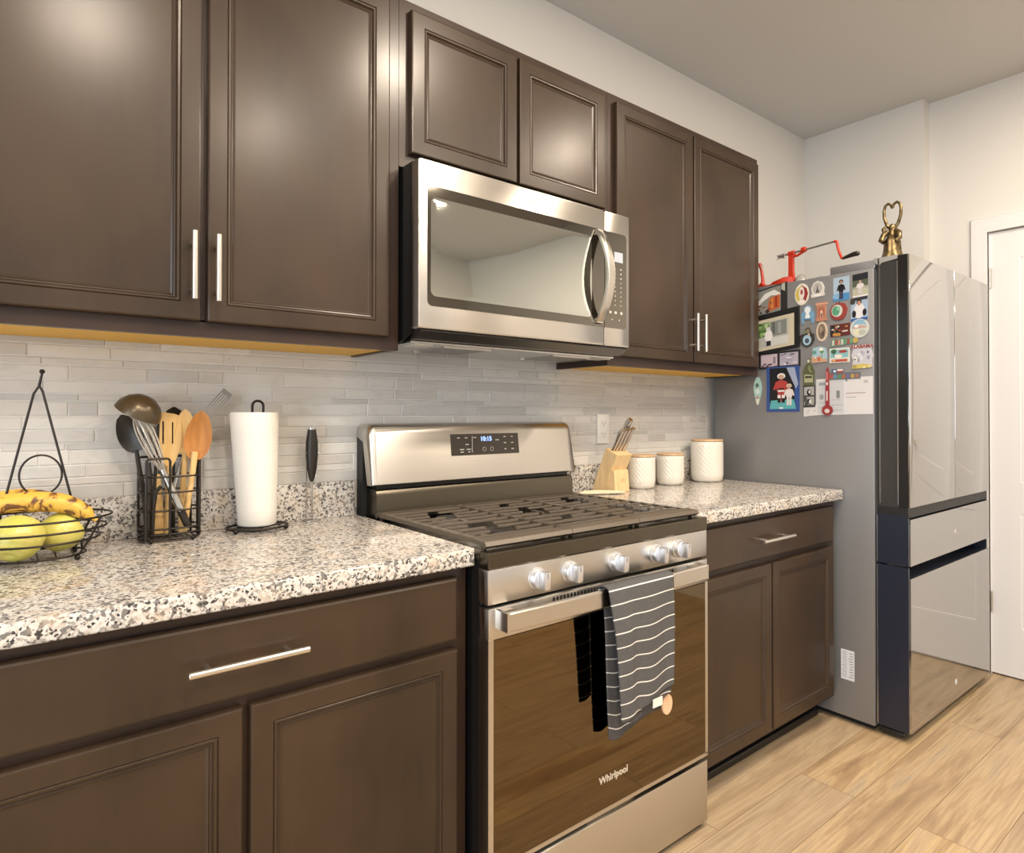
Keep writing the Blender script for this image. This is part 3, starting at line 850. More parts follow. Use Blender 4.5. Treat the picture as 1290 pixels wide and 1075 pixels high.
# ================================================================== REFRIGERATOR
def fridge():
    t = thing('refrigerator', (2.1, -.4, FLOOR), 'large grey glass-front refrigerator with magnets on its side', 'refrigerator')
    X0, X1 = 1.678, 2.528
    b = MB(); b.cbox(X0, X1, -.762, -.045, .045, 1.752, .003); b.build('body', M_FRSIDE, t)
    MB().box(X0 + .03, X1 - .03, -.745, -.06, FLOOR, .046).build('plinth', M_BLACKM, t, smooth=False)
    for a in (X0 + .004, X1 - .16): MB().cbox(a, a + .156, -.765, -.590, 1.751, 1.783, .004).build('hinge_box', M_FRSIDE, t)
    # upper doors
    def pane(parent, x0, x1, z0, z1):
        MB().cbox(x0, x1, -.8875, -.880, z0, z1, .0015).build('glass_front', M_FRGLASS, parent)
    def udoor(x0, x1, first):
        d = MB()
        yo, yi = -.880, -.776
        if first:
            # side with an inset vertical channel
            z0, z1 = .866, 1.783
            d.box(x0 + .012, x1, yi, yo, z0, z1)
            d.box(x0, x0 + .012, yi, -.782, z0, z1)
            d.box(x0 + .004, x0 + .012, -.782, -.848, z0, z1 - .016)
            o = d.build('door', M_FRDARK, t, smooth=False)
            MB().box(x0, x0 + .0119, -.848, yo, z0, z1).build('edge_strip', mat('black_gloss_edge', (.010, .009, .008), .25), o, smooth=False)
            hcv = MB().prism([(-.770, 1.764), (-.760, 1.786), (-.846, 1.786), (-.846, 1.772), (-.79, 1.766), (-.782, 1.758)], x0 + .0005, x0 + .05, 'yz').build('hinge_cap', M_FRHINGE, o, smooth=False)
            MB().box(x0 - .0004, x0 + .002, -.8475, -.8445, z0 + .01, z1 - .02).box(x0 - .0004, x0 + .002, -.7835, -.7815, z0 + .01, z1 - .03).build('trim_line', M_STEELS, o, smooth=False)
        else:
            z0, z1 = .866, 1.783
            d.box(x0, x1, yi, yo, z0, z1); o = d.build('door', M_FRDARK, t, smooth=False)
        pane(o, x0 + .0005, x1 - .0005, .868, 1.782)
    udoor(X0, 2.120, True); udoor(2.1245, X1, False)
    MB().cbox(X0 + .001, X1 - .001, -.880, -.776, .8305, .866, .0005).build('handle_recess', M_BLACKM, t, smooth=False)
    def drawer(z0, z1, zg):
        d = MB(); d.box(X0, X1, -.880, -.768, z0, zg)
        d.box(X0, X0 + .01, -.880, -.768, zg, z1).box(X1 - .01, X1, -.880, -.768, zg, z1).box(X0 + .01, X1 - .01, -.80, -.768, zg, z1)
        o = d.build('drawer', M_FRNAVY, t, smooth=False)
        MB().box(X0 + .002, X1 - .002, -.8875, -.879, z0 + .001, zg).build('glass_front', M_FRGLASS, o, smooth=False)
        MB().box(X0 - .0004, X0 + .003, -.7725, -.7695, z0 + .004, z1 - .004).build('trim_line', M_STEELS, o, smooth=False)
        return o
    d1 = drawer(.658, .838, .826); d2 = drawer(.060, .652, .614)
    MB().lathe([(.011, 0), (.011, .0008)], (2.12, -.8873, .132), n=24, rot=Matrix.Rotation(PI / 2, 3, 'X')).build('badge', M_LABEL, d2)
    MB().lathe([(.008, 0), (.008, .0006)], (2.12, -.8873, .735), n=24, rot=Matrix.Rotation(PI / 2, 3, 'X')).build('badge', mat('faint_badge', (.6, .58, .54), .3), d1)
    lb = MB(); lb.box(X0 - .0005, X0 + .0002, -.684, -.632, .186, .300); lo = lb.build('energy_label', M_LABEL, t, smooth=False)
    k = MB()
    for i in range(12): k.box(X0 - .0008, X0 - .0004, -.655, -.636 - random.random() * .006, .292 - i * .0085, .2895 - i * .0085)
    for i in range(10): k.box(X0 - .0008, X0 - .0004, -.680, -.662 - random.random() * .006, .290 - i * .010, .2865 - i * .010)
    k.build('label_print', mat('label_ink', (.30, .32, .36), .6), lo, smooth=False)
    for x in (X0 + .06, X1 - .06): MB().cyl((x, -.70, FLOOR), (x, -.70, .05), .018).build('foot', M_BLACKM, t)
    MB().cbox(X0 + .01, X0 + .12, -.860, -.775, .034, .052, .004).build('hinge_foot', M_BLACKM, t)
fridge()

# ================================================================== FRUIT BASKET AND FRUIT
CZ = .9145          # worktop surface
def ell(cx, cy, z, a, b, n=48, p=2.0):
    o = []
    for i in range(n):
        t_ = 2 * PI * i / n; c, s = math.cos(t_), math.sin(t_)
        o.append((cx + a * math.copysign(abs(c) ** (2 / p), c), cy + b * math.copysign(abs(s) ** (2 / p), s), z))
    return o
def fruit_basket():
    cx, cy = -.725, -.185
    t = thing('fruit_basket', (cx, cy, CZ), 'dark wire fruit basket with tall pointed handle holding bananas and apples', 'basket')
    r = .0021
    for z, a, b in ((1.000, .122, .108), (.978, .113, .103), (.957, .101, .097)):
        MB().tube(ell(cx, cy, z, a, b), r, 8, closed=True).build('rim_wire', M_WIRE, t)
    f = MB(); f.tube(ell(cx, cy, .926, .078, .072), r, 8, closed=True)
    for k in (-2, -1, 0, 1, 2):
        w_ = .072 * math.sqrt(1 - (k * .028 / .078) ** 2)
        f.tube([(cx + k * .028, cy - w_, .926), (cx + k * .028, cy + w_, .926)], r * .8, 6)
    f.build('floor_wire', M_WIRE, t)
    for a in (38, 142, 218, 322):
        c, s = math.cos(math.radians(a)), math.sin(math.radians(a))
        MB().tube([(cx + c * .122, cy + s * .108, 1.0), (cx + c * .113, cy + s * .103, .978), (cx + c * .101, cy + s * .097, .957), (cx + c * .084, cy + s * .078, .930), (cx + c * .076, cy + s * .070, .924)], r, 8).build('upright_wire', M_WIRE, t)
    for a in (38, 142, 218, 322):
        c, s = math.cos(math.radians(a)), math.sin(math.radians(a))
        MB().ball((cx + c * .078, cy + s * .071, CZ + .0055), .0055).build('ball_foot', M_WIRE, t)
    h = MB()
    hy = cy + .02
    L = [(cx - .0, 0)]
    h.tube([(cx - .066, hy, .926), (cx - .058, hy, .99), (cx - .006, hy, 1.245), (cx + .003, hy, 1.262), (cx + .007, hy, 1.288)], r * 1.05, 8)
    h.tube([(cx + .074, hy, .926), (cx + .064, hy, .99), (cx + .008, hy, 1.250), (cx + .002, hy, 1.262), (cx + .007, hy, 1.286)], r * 1.05, 8)
    h.ball((cx + .007, hy, 1.290), .0048)
    h.build('handle', M_WIRE, t)
    MB().tube([(cx + .006 + .0335 * math.cos(a * PI / 20), hy + .002, 1.082 + .040 * math.sin(a * PI / 20)) for a in range(40)], .0019, 8, closed=True).build('ring', M_WIRE, t)
fruit_basket()
def apple(c, s, label, tilt):
    t = thing('apple', c, label, 'apple', 'apples in the wire basket')
    prof = [(.001, .026), (.006, .028), (.012, .034), (.021, .0375), (.031, .035), (.039, .025), (.0425, .010), (.0415, -.006), (.036, -.021), (.027, -.031), (.017, -.0355), (.008, -.034), (.001, -.031)]
    R = Matrix.Rotation(tilt[0], 3, 'X') @ Matrix.Rotation(tilt[1], 3, 'Y')
    MB().lathe([(r * s, z * s) for r, z in prof], (0, 0, 0), 28, rot=R).build('flesh', M_APPLE, t, local=True)
    MB().tube([R @ Vector((0, 0, .026 * s)), R @ Vector((.001, 0, .036 * s)), R @ Vector((.004, 0, .044 * s))], .0012, 6).build('stalk', M_STALK, t, local=True)
apple((-.757, -.232, .9665), 1.0, 'pale green apple nearest the left edge of the photo, in the wire basket', (-.7, .3))
apple((-.690, -.172, .9635), .90, 'yellow-green apple at the right end of the wire basket', (-.5, .9))
def banana(path, rmax, label, twist=0):
    t = thing('banana', path[0], label, 'banana', 'bananas in the wire basket')
    P = [Vector(p) for p in path]
    # Catmull-Rom resample
    pts = []
    for i in range(len(P) - 1):
        p0, p1, p2, p3 = P[max(i - 1, 0)], P[i], P[i + 1], P[min(i + 2, len(P) - 1)]
        for k in range(8):
            u = k / 8; pts.append(.5 * ((2 * p1) + (p2 - p0) * u + (2 * p0 - 5 * p1 + 4 * p2 - p3) * u * u + (3 * p1 - p0 - 3 * p2 + p3) * u ** 3))
    pts.append(P[-1]); n = len(pts); rs = []; prev = Vector((0, 0, 1))
    for i, p in enumerate(pts):
        tt = (pts[min(i + 1, n - 1)] - pts[max(i - 1, 0)]).normalized(); u = (prev - tt * prev.dot(tt)).normalized(); prev = u; w_ = tt.cross(u)
        k = i / (n - 1); r = rmax * min(1, (math.sin(PI * min(1, max(0, k * .92 + .04)))) ** .42)
        if k > .90: r = rmax * max(.17, 1 - (k - .86) / .1)
        if k > .955: r = rmax * .2
        ring = []
        for j in range(20):
            a = 2 * PI * j / 20 + twist; rr = r * (1 + .045 * math.cos(5 * a))
            ring.append(p + u * math.cos(a) * rr + w_ * math.sin(a) * rr * .92)
        rs.append(ring)
    MB().rings(rs).build('peel', M_BANANA, t, ang=60)
    e = pts[-1]; d = (pts[-1] - pts[-3]).normalized()
    MB().tube([e - d * .002, e + d * .006], [rmax * .22, rmax * .18], 8).build('tip', M_STALK, t)
banana([(-.845, -.160, 1.006), (-.79, -.168, 1.026), (-.73, -.176, 1.030), (-.675, -.184, 1.020), (-.628, -.192, .984)], .0200, 'spotted ripe banana on top, its dark tip pointing down at the right')
banana([(-.85, -.128, 1.000), (-.80, -.122, 1.026), (-.75, -.122, 1.034), (-.70, -.126, 1.024), (-.655, -.132, .998)], .0185, 'spotted ripe banana lying behind the top one', .3)
banana([(-.87, -.205, 1.000), (-.84, -.205, 1.004), (-.808, -.200, .992), (-.796, -.194, .968), (-.800, -.190, .944)], .0145, 'brown-spotted banana hanging low at the left edge of the photo')

# ================================================================== UTENSIL HOLDER AND UTENSILS
HX, HY = -.484, -.090
def holder():
    t = thing('utensil_holder', (HX, HY, CZ), 'dark wire utensil holder full of cooking tools', 'utensil holder')
    a, b, r = .060, .046, .0021
    for z in (1.062, 1.026, .985, .944, .932):
        MB().tube(ell(HX, HY, z, a, b, 40, 3), r, 8, closed=True).build('ring', M_WIRE, t)
    f = MB(); f.tube(ell(HX, HY, .921, a, b, 40, 3), .0026, 8, closed=True)
    for k in range(-4, 5): f.tube([(HX + k * .012, HY - b + .001 + abs(k) * .001, .921), (HX + k * .012, HY + b - .001 - abs(k) * .001, .921)], .0016, 6)
    f.build('floor_wire', M_WIRE, t)
    for x0, x1, y in ((HX - .052, HX - .006, HY - b - .003), (HX + .008, HX + .054, HY + b + .003), (HX + .012, HX + .054, HY - b - .003), (HX - .054, HX - .012, HY + b + .003)):
        if y < HY and x0 > HX: continue
        MB().tube([(x0, y, .921), (x0, y, 1.098), (x0 + .003, y, 1.103), (x0 + .006, y, 1.104), (x1 - .006, y, 1.104), (x1 - .003, y, 1.103), (x1, y, 1.098), (x1, y, .921)], .0027, 8).build('side_loop', M_WIRE, t)
    MB().tube([(HX + a + .001, HY - .012, .921), (HX + a + .001, HY - .012, 1.098), (HX + a + .001, HY - .008, 1.104), (HX + a + .001, HY + .008, 1.104), (HX + a + .001, HY + .012, 1.098), (HX + a + .001, HY + .012, .921)], .0027, 8).build('side_loop', M_WIRE, t)
    for sx in (-.7, .7):
        for sy in (-1, 1): MB().ball((HX + sx * a, HY + sy * b * .93, CZ + .0045), .0048).build('ball_foot', M_WIRE, t)
holder()
G = 'cooking tools in the wire holder'
ZB = .926
def spoon_head(mb, tip, base, w, depth, nrm, n=12, flat_=0.35, shape=1.0):
    """dished oval head from base (neck) to tip, width w, dished along nrm"""
    tip, base, nrm = Vector(tip), Vector(base), Vector(nrm).normalized()
    L = tip - base; ax = L.normalized(); side = ax.cross(nrm).normalized(); nrm = side.cross(ax)
    rs = []
    for i in range(n + 1):
        u = i / n; ww = w / 2 * (math.sin(PI * (.06 + .90 * u ** .8))) ** .62 * (1 if u < 1 else .3)
        p = base + L * u; dp = depth * math.sin(PI * u); ring = []
        for j in range(9):
            k = j / 8 * 2 - 1; ring.append(p + side * ww * k - nrm * dp * (1 - k * k))
        for j in range(9):
            k = 1 - j / 8 * 2; ring.append(p + side * ww * k - nrm * (dp * (1 - k * k) + .003 + .001 * (1 - k * k)))
        rs.append(ring)
    mb.rings(rs)
def utensil(name, loc, label, cat):
    return thing(name, loc, label, cat, G)
def utensils():
    # ladle
    t = utensil('ladle', (-.518, -.10, ZB), 'bronze-grey ladle, its bowl opening to the left above the holder', 'ladle')
    mb = MB(); R = Matrix.Rotation(math.radians(24), 3, 'Y') @ Matrix.Rotation(math.radians(18), 3, 'X')
    prof = [(.001, .0295), (.014, .0275), (.026, .019), (.034, .006), (.0365, -.006), (.0352, -.006), (.033, .005), (.025, .0175), (.0135, .0255), (.001, .0275)]
    mb.lathe([(r * 1.32, z * 1.25) for r, z in prof], (-.545, -.102, 1.212), 32, cap0=False, cap1=False, rot=R)
    mb.build('bowl', M_LADLE, t)
    MB().tube([(-.506, -.098, 1.200), (-.508, -.096, 1.15), (-.512, -.094, 1.07), (-.517, -.094, .98), (-.519, -.094, ZB)], [.004, .005, .006, .0075, .0075], 10, flatten=.6).build('handle', M_NYLON, t)
    # black spoon behind the whisk
    t = utensil('serving_spoon', (-.528, -.072, ZB), 'large black serving spoon leaning left behind the whisk', 'spoon')
    mb = MB(); spoon_head(mb, (-.575, -.072, 1.203), (-.545, -.072, 1.118), .050, .010, (-.3, -1, 0)); mb.build('bowl', M_NYLON, t)
    MB().tube([(-.546, -.070, 1.122), (-.540, -.07, 1.08), (-.528, -.07, 1.0), (-.523, -.07, ZB)], [.0045, .005, .006, .0065], 10).build('handle', M_NYLON, t)
    # whisk
    t = utensil('whisk', (-.470, -.115, ZB), 'steel balloon whisk standing head up at the front left', 'whisk')
    top = Vector((-.551, -.115, 1.205)); nk = Vector((-.501, -.118, 1.075)); ax = (top - nk).normalized(); L = (top - nk).length
    s1 = ax.cross(Vector((0, 1, 0))).normalized(); s2 = ax.cross(s1)
    wr = MB()
    for k in range(5):
        a = PI * k / 5 + .1; d = s1 * math.cos(a) + s2 * math.sin(a); pl = []
        for i in range(25):
            th = PI * i / 24; u = max(0, math.sin(th)) ** .75; wv = .027 * math.cos(th) * (math.sin(th) ** .55 if 0 < i < 24 else 0)
            pl.append(nk + ax * L * u + d * (wv + .004 * math.copysign(1, math.cos(th)) * (1 - u)))
        wr.tube(pl, .0012, 6)
    wr.build('wires', mat('whisk_wire', (.62, .58, .53), .35, .8), t)
    h = MB(); h.tube([nk + ax * .004, nk - ax * .05, nk - ax * .10], [.0062, .0085, .0085], 12); h.build('handle', M_STEELS, t)
    MB().tube([nk - ax * .10, nk - ax * .142], [.0088, .0075], 12).build('grip_end', M_NYLON, t)
    # slotted wooden turner
    t = utensil('wooden_turner', (-.484, -.078, ZB), 'pale wooden turner with two slots in its square blade', 'turner')
    mb = MB(); y0, y1 = -.083, -.079
    # blade in a gently leaning plane
    def P(x, z): return (x, z)
    zt = 1.203; L_, R_ = -.506, -.459
    mb.prism([(L_, zt + .003), (-.497, zt + .006), (-.497, 1.125), (-.488, 1.105), (L_ + .004, 1.130)], y0, y1)
    mb.prism([(-.4935, zt + .006), (-.4775, zt + .003), (-.4775, 1.125), (-.4935, 1.125)], y0, y1)
    mb.prism([(-.4745, zt + .003), (R_, zt - .003), (R_ + .002, 1.13), (-.474, 1.11), (-.4745, 1.125)], y0, y1)
    mb.prism([(-.497, zt + .006), (-.4935, zt + .006), (-.4935, 1.188), (-.497, 1.188)], y0, y1).prism([(-.4775, zt + .003), (-.4745, zt + .003), (-.4745, 1.186), (-.4775, 1.186)], y0, y1)
    mb.prism([(-.503, 1.1265), (-.497, 1.1265), (-.497, 1.135), (-.4935, 1.135), (-.4935, 1.125), (-.4775, 1.125), (-.4775, 1.135), (-.4745, 1.135), (-.4745, 1.125), (-.458, 1.1265), (-.470, 1.095), (-.477, 1.08), (-.489, 1.08), (-.494, 1.095)], y0 - .0003, y1 + .0003)
    mb.build('blade', M_SPOONL, t, smooth=False)
    MB().tube([(-.483, -.081, 1.085), (-.484, -.08, 1.0), (-.485, -.08, ZB)], [.0062, .0065, .0075], 12).build('handle', M_SPOONL, t)
    # second black spoon, only its top shows
    t = utensil('black_spoon', (-.470, -.046, ZB), 'black spoon whose rounded top shows behind the wooden turner', 'spoon')
    mb = MB(); spoon_head(mb, (-.466, -.042, 1.222), (-.468, -.042, 1.130), .058, .010, (0, -1, 0)); mb.build('bowl', M_NYLON, t)
    MB().tube([(-.468, -.042, 1.135), (-.469, -.046, 1.05), (-.470, -.050, ZB)], [.005, .0045, .006], 10).build('handle', M_NYLON, t)
    # wooden spoons
    t = utensil('wooden_spoon', (-.452, -.072, ZB), 'pale wooden spoon standing left of the brown wooden spoon', 'spoon')
    mb = MB(); spoon_head(mb, (-.450, -.085, 1.216), (-.450, -.083, 1.110), .044, .006, (0, -1, .1)); mb.build('bowl', M_SPOONL, t)
    MB().tube([(-.449, -.083, 1.125), (-.452, -.078, 1.05), (-.456, -.072, ZB)], [.0065, .0065, .0075], 12).build('handle', M_SPOONL, t)
    t = utensil('wooden_spoon', (-.448, -.105, ZB), 'brown wooden spoon, rightmost and frontmost of the wooden tools', 'spoon')
    mb = MB(); spoon_head(mb, (-.419, -.108, 1.212), (-.434, -.106, 1.098), .057, .008, (-.2, -1, .1)); mb.build('bowl', M_SPOOND, t)
    MB().tube([(-.434, -.1065, 1.116), (-.441, -.105, 1.05), (-.449, -.103, .99), (-.457, -.10, ZB)], [.0075, .0065, .007, .0085], 12).build('handle', M_SPOONL, t)['label'] = 'paler wooden handle'
    # metal slotted spatula
    t = utensil('metal_spatula', (-.475, -.060, ZB), 'slotted steel spatula leaning out to the upper right', 'spatula')
    b0, b1 = Vector((-.402, -.055, 1.198)), Vector((-.350, -.050, 1.262)); ax = (b1 - b0).normalized(); sd = Vector((.75, 0, -.6)).normalized()
    mb = MB(); ny = Vector((0, .0006, 0))
    def quad(u0, u1, s0, s1, sk=0):
        A = [b0 + (b1 - b0) * u0 + sd * s0, b0 + (b1 - b0) * u0 + sd * s1, b0 + (b1 - b0) * u1 + sd * (s1 * (1 + sk)), b0 + (b1 - b0) * u1 + sd * s0]
        mb.rings([[p - ny for p in A], [p + ny for p in A]])
    for k in range(5): quad(.18, .86, -.013 + k * .0058, -.013 + k * .0058 + .0032)
    quad(0, .18, -.013, .0134); quad(.86, 1.0, -.013, .0134)
    mb.build('blade', mat('worn_blade_steel', (.30, .29, .27), .4, .6), t, smooth=False)
    MB().tube([b0 + ax * .002, (-.418, -.056, 1.172), (-.452, -.058, 1.10)], .0028, 10).build('neck', M_STEELS, t)
    MB().tube([(-.450, -.058, 1.105), (-.463, -.060, 1.055), (-.480, -.062, .98), (-.49, -.062, ZB)], [.006, .008, .008, .007], 10, flatten=.6).build('handle', M_STEELS, t)
    # dark handled tongs, low in the left of the holder
    t = utensil('kitchen_tool', (-.530, -.112, ZB), 'black handled tool standing low at the left side of the holder', 'tool')
    MB().tube([(-.531, -.115, ZB), (-.530, -.115, 1.0), (-.527, -.115, 1.065), (-.528, -.114, 1.095)], [.006, .0075, .007, .004], 12).build('handle', M_NYLON, t)
    MB().tube([(-.520, -.112, ZB), (-.519, -.112, .99), (-.514, -.112, 1.028), (-.503, -.112, 1.040)], [.004, .005, .005, .004], 10).build('hook', M_NYLON, t)
    # flat wooden stick
    t = utensil('wooden_paddle', (-.506, -.080, ZB), 'short flat wooden paddle low behind the whisk', 'paddle')
    MB().prism([(-.519, ZB), (-.489, ZB), (-.494, 1.0), (-.500, 1.065), (-.506, 1.065), (-.514, 1.0)], -.076, -.072).build('blade', M_SPOONL, t, smooth=False)
utensils()

# ================================================================== PAPER TOWELS, MILK FROTHER
def paper_holder():
    cx, cy = -.294, -.102
    t = thing('paper_towel_holder', (cx, cy, CZ), 'dark wire paper towel holder with ball feet and a loop on top', 'paper towel holder')
    f = MB(); f.tube(ell(cx, cy, .924, .071, .060, 44), .0028, 8, closed=True)
    f.tube([(cx - .071, cy, .924), (cx + .071, cy, .924)], .0022, 8).tube([(cx, cy - .060, .924), (cx, cy + .060, .924)], .0022, 8)
    f.build('base_ring', M_WIRE, t)
    MB().lathe([(.046, 0), (.046, .002)], (cx, cy, .9265), n=36).build('base_plate', M_WIRE, t)
    MB().tube([(cx, cy, .926), (cx, cy, 1.19)], .003, 8).build('pole', M_WIRE, t)
    MB().tube([(cx - .013, cy, 1.19), (cx - .013, cy, 1.225)] + [tuple(p) for p in arc((cx, cy, 1.225), .013, 180, 0, 12)][1:] + [(cx + .013, cy, 1.19)], .0032, 10).tube([(cx - .013, cy, 1.19), (cx + .013, cy, 1.19)], .0032, 8).build('loop', M_WIRE, t)
    for a in (30, 150, 215, 325):
        c, s = math.cos(math.radians(a)), math.sin(math.radians(a))
        MB().ball((cx + c * .071, cy + s * .060, CZ + .0065), .0062).build('ball_foot', M_WIRE, t)
    r = thing('paper_towel_roll', (cx, cy, .9286), 'white embossed paper towel roll on the wire holder, wider at its top', 'paper towels')
    rs = []
    N_ = 64
    for z, k in ((.929, 0.), (.932, .01), (.97, .12), (1.03, .35), (1.10, .62), (1.16, .84), (1.203, 1.), (1.209, 1.)):
        ring = []
        for i in range(N_):
            a = 2 * PI * i / N_; rr = .0445 + .0115 * k + .004 * k * math.cos(a - 2.9) + .0008 * math.sin(3 * a)
            if z in (.929, 1.209): rr -= .002
            ring.append((cx - .003 * k + rr * math.cos(a), cy + rr * math.sin(a), z))
        rs.append(ring)
    inner = [[(cx + .019 * math.cos(2 * PI * i / N_), cy + .019 * math.sin(2 * PI * i / N_), z) for i in range(N_)] for z in (1.2085, 1.15, .96, .929)]
    MB().rings(rs + inner + rs[:1], False, False).build('roll', M_PAPER, r, ang=50)
paper_holder()
def frother():
    cx, cy = -.142, -.052
    t = thing('milk_frother', (cx, cy, CZ), 'black handheld milk frother hanging in a thin wire stand', 'milk frother')
    MB().lathe([(.001, 1.021), (.0045, 1.022), (.008, 1.032), (.0135, 1.06), (.0165, 1.10), (.0155, 1.13), (.0118, 1.155), (.0105, 1.163), (.001, 1.165)], (cx, cy, 0), 24, cap0=False, cap1=False, sy=.8).build('handle', M_NYLON, t)
    MB().lathe([(.0106, 1.1615), (.0098, 1.168), (.001, 1.169)], (cx, cy, 0), 20, sy=.8, cap0=False).build('button', M_STEELS, t)
    MB().tube([(cx, cy, 1.024), (cx, cy, .935)], .0011, 8).tube([(cx + .009 * math.cos(a * PI / 10), cy + .009 * math.sin(a * PI / 10), .934) for a in range(20)], .0009, 6, closed=True).tube([(cx - .009, cy, .934), (cx + .009, cy, .934)], .0009, 6).build('whisk_shaft', M_STEELS, t)
    s = MB()
    for k in (-1, 1):
        s.tube([(cx + k * .008, cy + .017, CZ + .002), (cx + k * .008, cy + .017, 1.04), (cx + k * .010, cy + .014, 1.098), (cx + k * .0185, cy + .003, 1.100), (cx + k * .0185, cy - .006, 1.100)], .0012, 6)
    for z, r_ in ((1.038, .011), (1.100, .0180)):
        s.tube([(cx + r_ * math.cos(math.radians(a)), cy + r_ * .85 * math.sin(math.radians(a)), z) for a in range(-35, 216, 12)], .0012, 6)
    s.tube(ell(cx, cy, CZ + .002, .024, .022, 36), .0014, 6, closed=True)
    s.build('wire_stand', M_STEELS, t)
frother()

# ================================================================== KNIFE BLOCK, CANISTERS, BOARD, OUTLET
def knife_block():
    X0, X1 = .930, 1.012; t = thing('knife_block', ((X0 + X1) / 2, -.08, CZ), 'pale maple knife block leaning forward beside the small canisters', 'knife block')
    z = CZ
    MB().prism([(-.020, z), (-.098, z), (-.124, z + .075), (-.1575, z + .140), (-.100, z + .164)], X0, X1, 'yz').build('body', M_BLOCK, t, smooth=False, bevel=.0015)
    MB().prism([(-.0985, z), (-.146, z), (-.1385, z + .082), (-.1272, z + .082)], X0 + .003, X1 - .003, 'yz').build('foot', M_BLOCK, t, smooth=False, bevel=.001)
    d = Vector((0, -.0075, .082)).normalized()
    lg = MB(); O = Vector(((X0 + X1) / 2 + .006, -.1428, z + .040))
    lg.tube([O + Vector((math.cos(a * PI / 12) * .010, 0, 0)) + d * math.sin(a * PI / 12) * .010 for a in range(24)], .0005, 5, closed=True)
    lg.tube([O + Vector((-.003, -.0003, 0)) - d * .004, O + Vector((0, -.0003, 0)) + d * .005, O + Vector((.003, -.0003, 0)) - d * .004], .0005, 5)
    lg.build('brand_mark', M_SPOOND, t)
    ax = Vector((0, -.50, 1)).normalized()
    A = Vector((0, -.100, z + .164)); B = Vector((0, -.1575, z + .140))
    spec = [(.944, .40, .092, .0070, 'leftmost steel-handled knife in the block'), (.960, .42, .094, .0070, 'second steel-handled knife from the left in the block'),
            (.977, .44, .096, .0070, 'third steel-handled knife from the left in the block'), (.994, .46, .100, .0072, 'fourth steel-handled knife from the left in the block'),
            (.984, .14, .128, .0095, 'large steel knife rising highest at the back of the block')]
    for x, u, L, r, lab in spec:
        o = A.lerp(B, u); o.x = x
        k = thing('knife', o, lab, 'knife', 'steel knives in the block')
        P = [o + ax * .001, o + ax * L * .12, o + ax * L * .3 + Vector((0, -.003, 0)), o + ax * L * .6 + Vector((0, -.004, 0)), o + ax * L * .85 + Vector((0, -.006, -.001)), o + ax * L + Vector((0, -.011, -.004))]
        MB().tube(P, [r * 1.0, r * .85, r * .98, r * 1.2, r * 1.3, r * .95], 12, flatten=1.1).build('handle', M_KNIFE, k)
        MB().rings([[o + Vector((sx_, sy_, 0)) + ax * h for sx_, sy_ in ((-.0007, -.006), (.0007, -.006), (.0007, .006), (-.0007, .006))] for h in (.006, -.0002)]).build('blade', M_STEELS, k, smooth=False)
knife_block()
def canister(c, r, h, label):
    t = thing('canister', c, label, 'canister', 'cream canisters with wooden lids')
    n = 84; rows = int(h / .0032)
    prof = [(.001, 0), (r * .80, 0), (r * .90, .004), (r * .965, .012), (r * .995, .024)]
    rs = [[(p * math.cos(2 * PI * i / n), p * math.sin(2 * PI * i / n), z) for i in range(n)] for p, z in prof]
    for k in range(rows):
        z = .026 + (h - .036) * k / (rows - 1)
        rs.append([((r + .0011 * (1 if (i + (k // 2)) % 4 < 2 else 0) * (1 if 0 < k < rows - 1 else 0)) * math.cos(2 * PI * i / n), (r + .0011 * (1 if (i + (k // 2)) % 4 < 2 else 0) * (1 if 0 < k < rows - 1 else 0)) * math.sin(2 * PI * i / n), z) for i in range(n)])
    for p, z in ((r, h - .003), (r * .985, h), (r * .93, h), (r * .93, h - .03)):
        rs.append([(p * math.cos(2 * PI * i / n), p * math.sin(2 * PI * i / n), z) for i in range(n)])
    MB().rings(rs).build('jar', M_CERAM, t, ang=60, local=True)
    MB().lathe([(r * .90, h - .012), (r * .90, h + .0008), (r * .985, h + .0012), (r * 1.0, h + .003), (r * 1.0, h + .008), (r * .98, h + .010), (.001, h + .0105)], (0, 0, 0), 48, cap1=False).build('lid', M_LID, t, local=True)
canister((1.128, -.098, CZ), .0535, .122, 'small cream canister with wooden lid, right beside the knife block')
canister((1.318, -.085, CZ), .0565, .120, 'small cream canister with wooden lid, between the two others')
canister((1.540, -.105, CZ), .0690, .172, 'tall cream canister with wooden lid next to the refrigerator')
def rest():
    t = thing('spoon_rest', (.90, -.14, CZ), 'pale wooden spoon rest lying on the worktop in front of the knife block', 'spoon rest')
    bm = MB()
    pts = [(.79, -.095), (.83, -.075), (.88, -.085), (.915, -.11), (.945, -.16), (.955, -.185), (.935, -.195), (.90, -.18), (.85, -.15), (.80, -.13), (.785, -.11)]
    c = Vector((sum(p[0] for p in pts) / len(pts), sum(p[1] for p in pts) / len(pts), 0))
    def rg(s, z): return [((p[0] - c.x) * s + c.x, (p[1] - c.y) * s + c.y, z) for p in pts]
    bm.rings([rg(.90, CZ), rg(1, CZ + .005), rg(.99, CZ + .009), rg(.9, CZ + .010), rg(.82, CZ + .005), rg(.5, CZ + .0035)])
    bm.build('dish', m_wood_light('cream_wood', (.74, .62, .44), (.80, .70, .53)), t, sub=1)
rest()
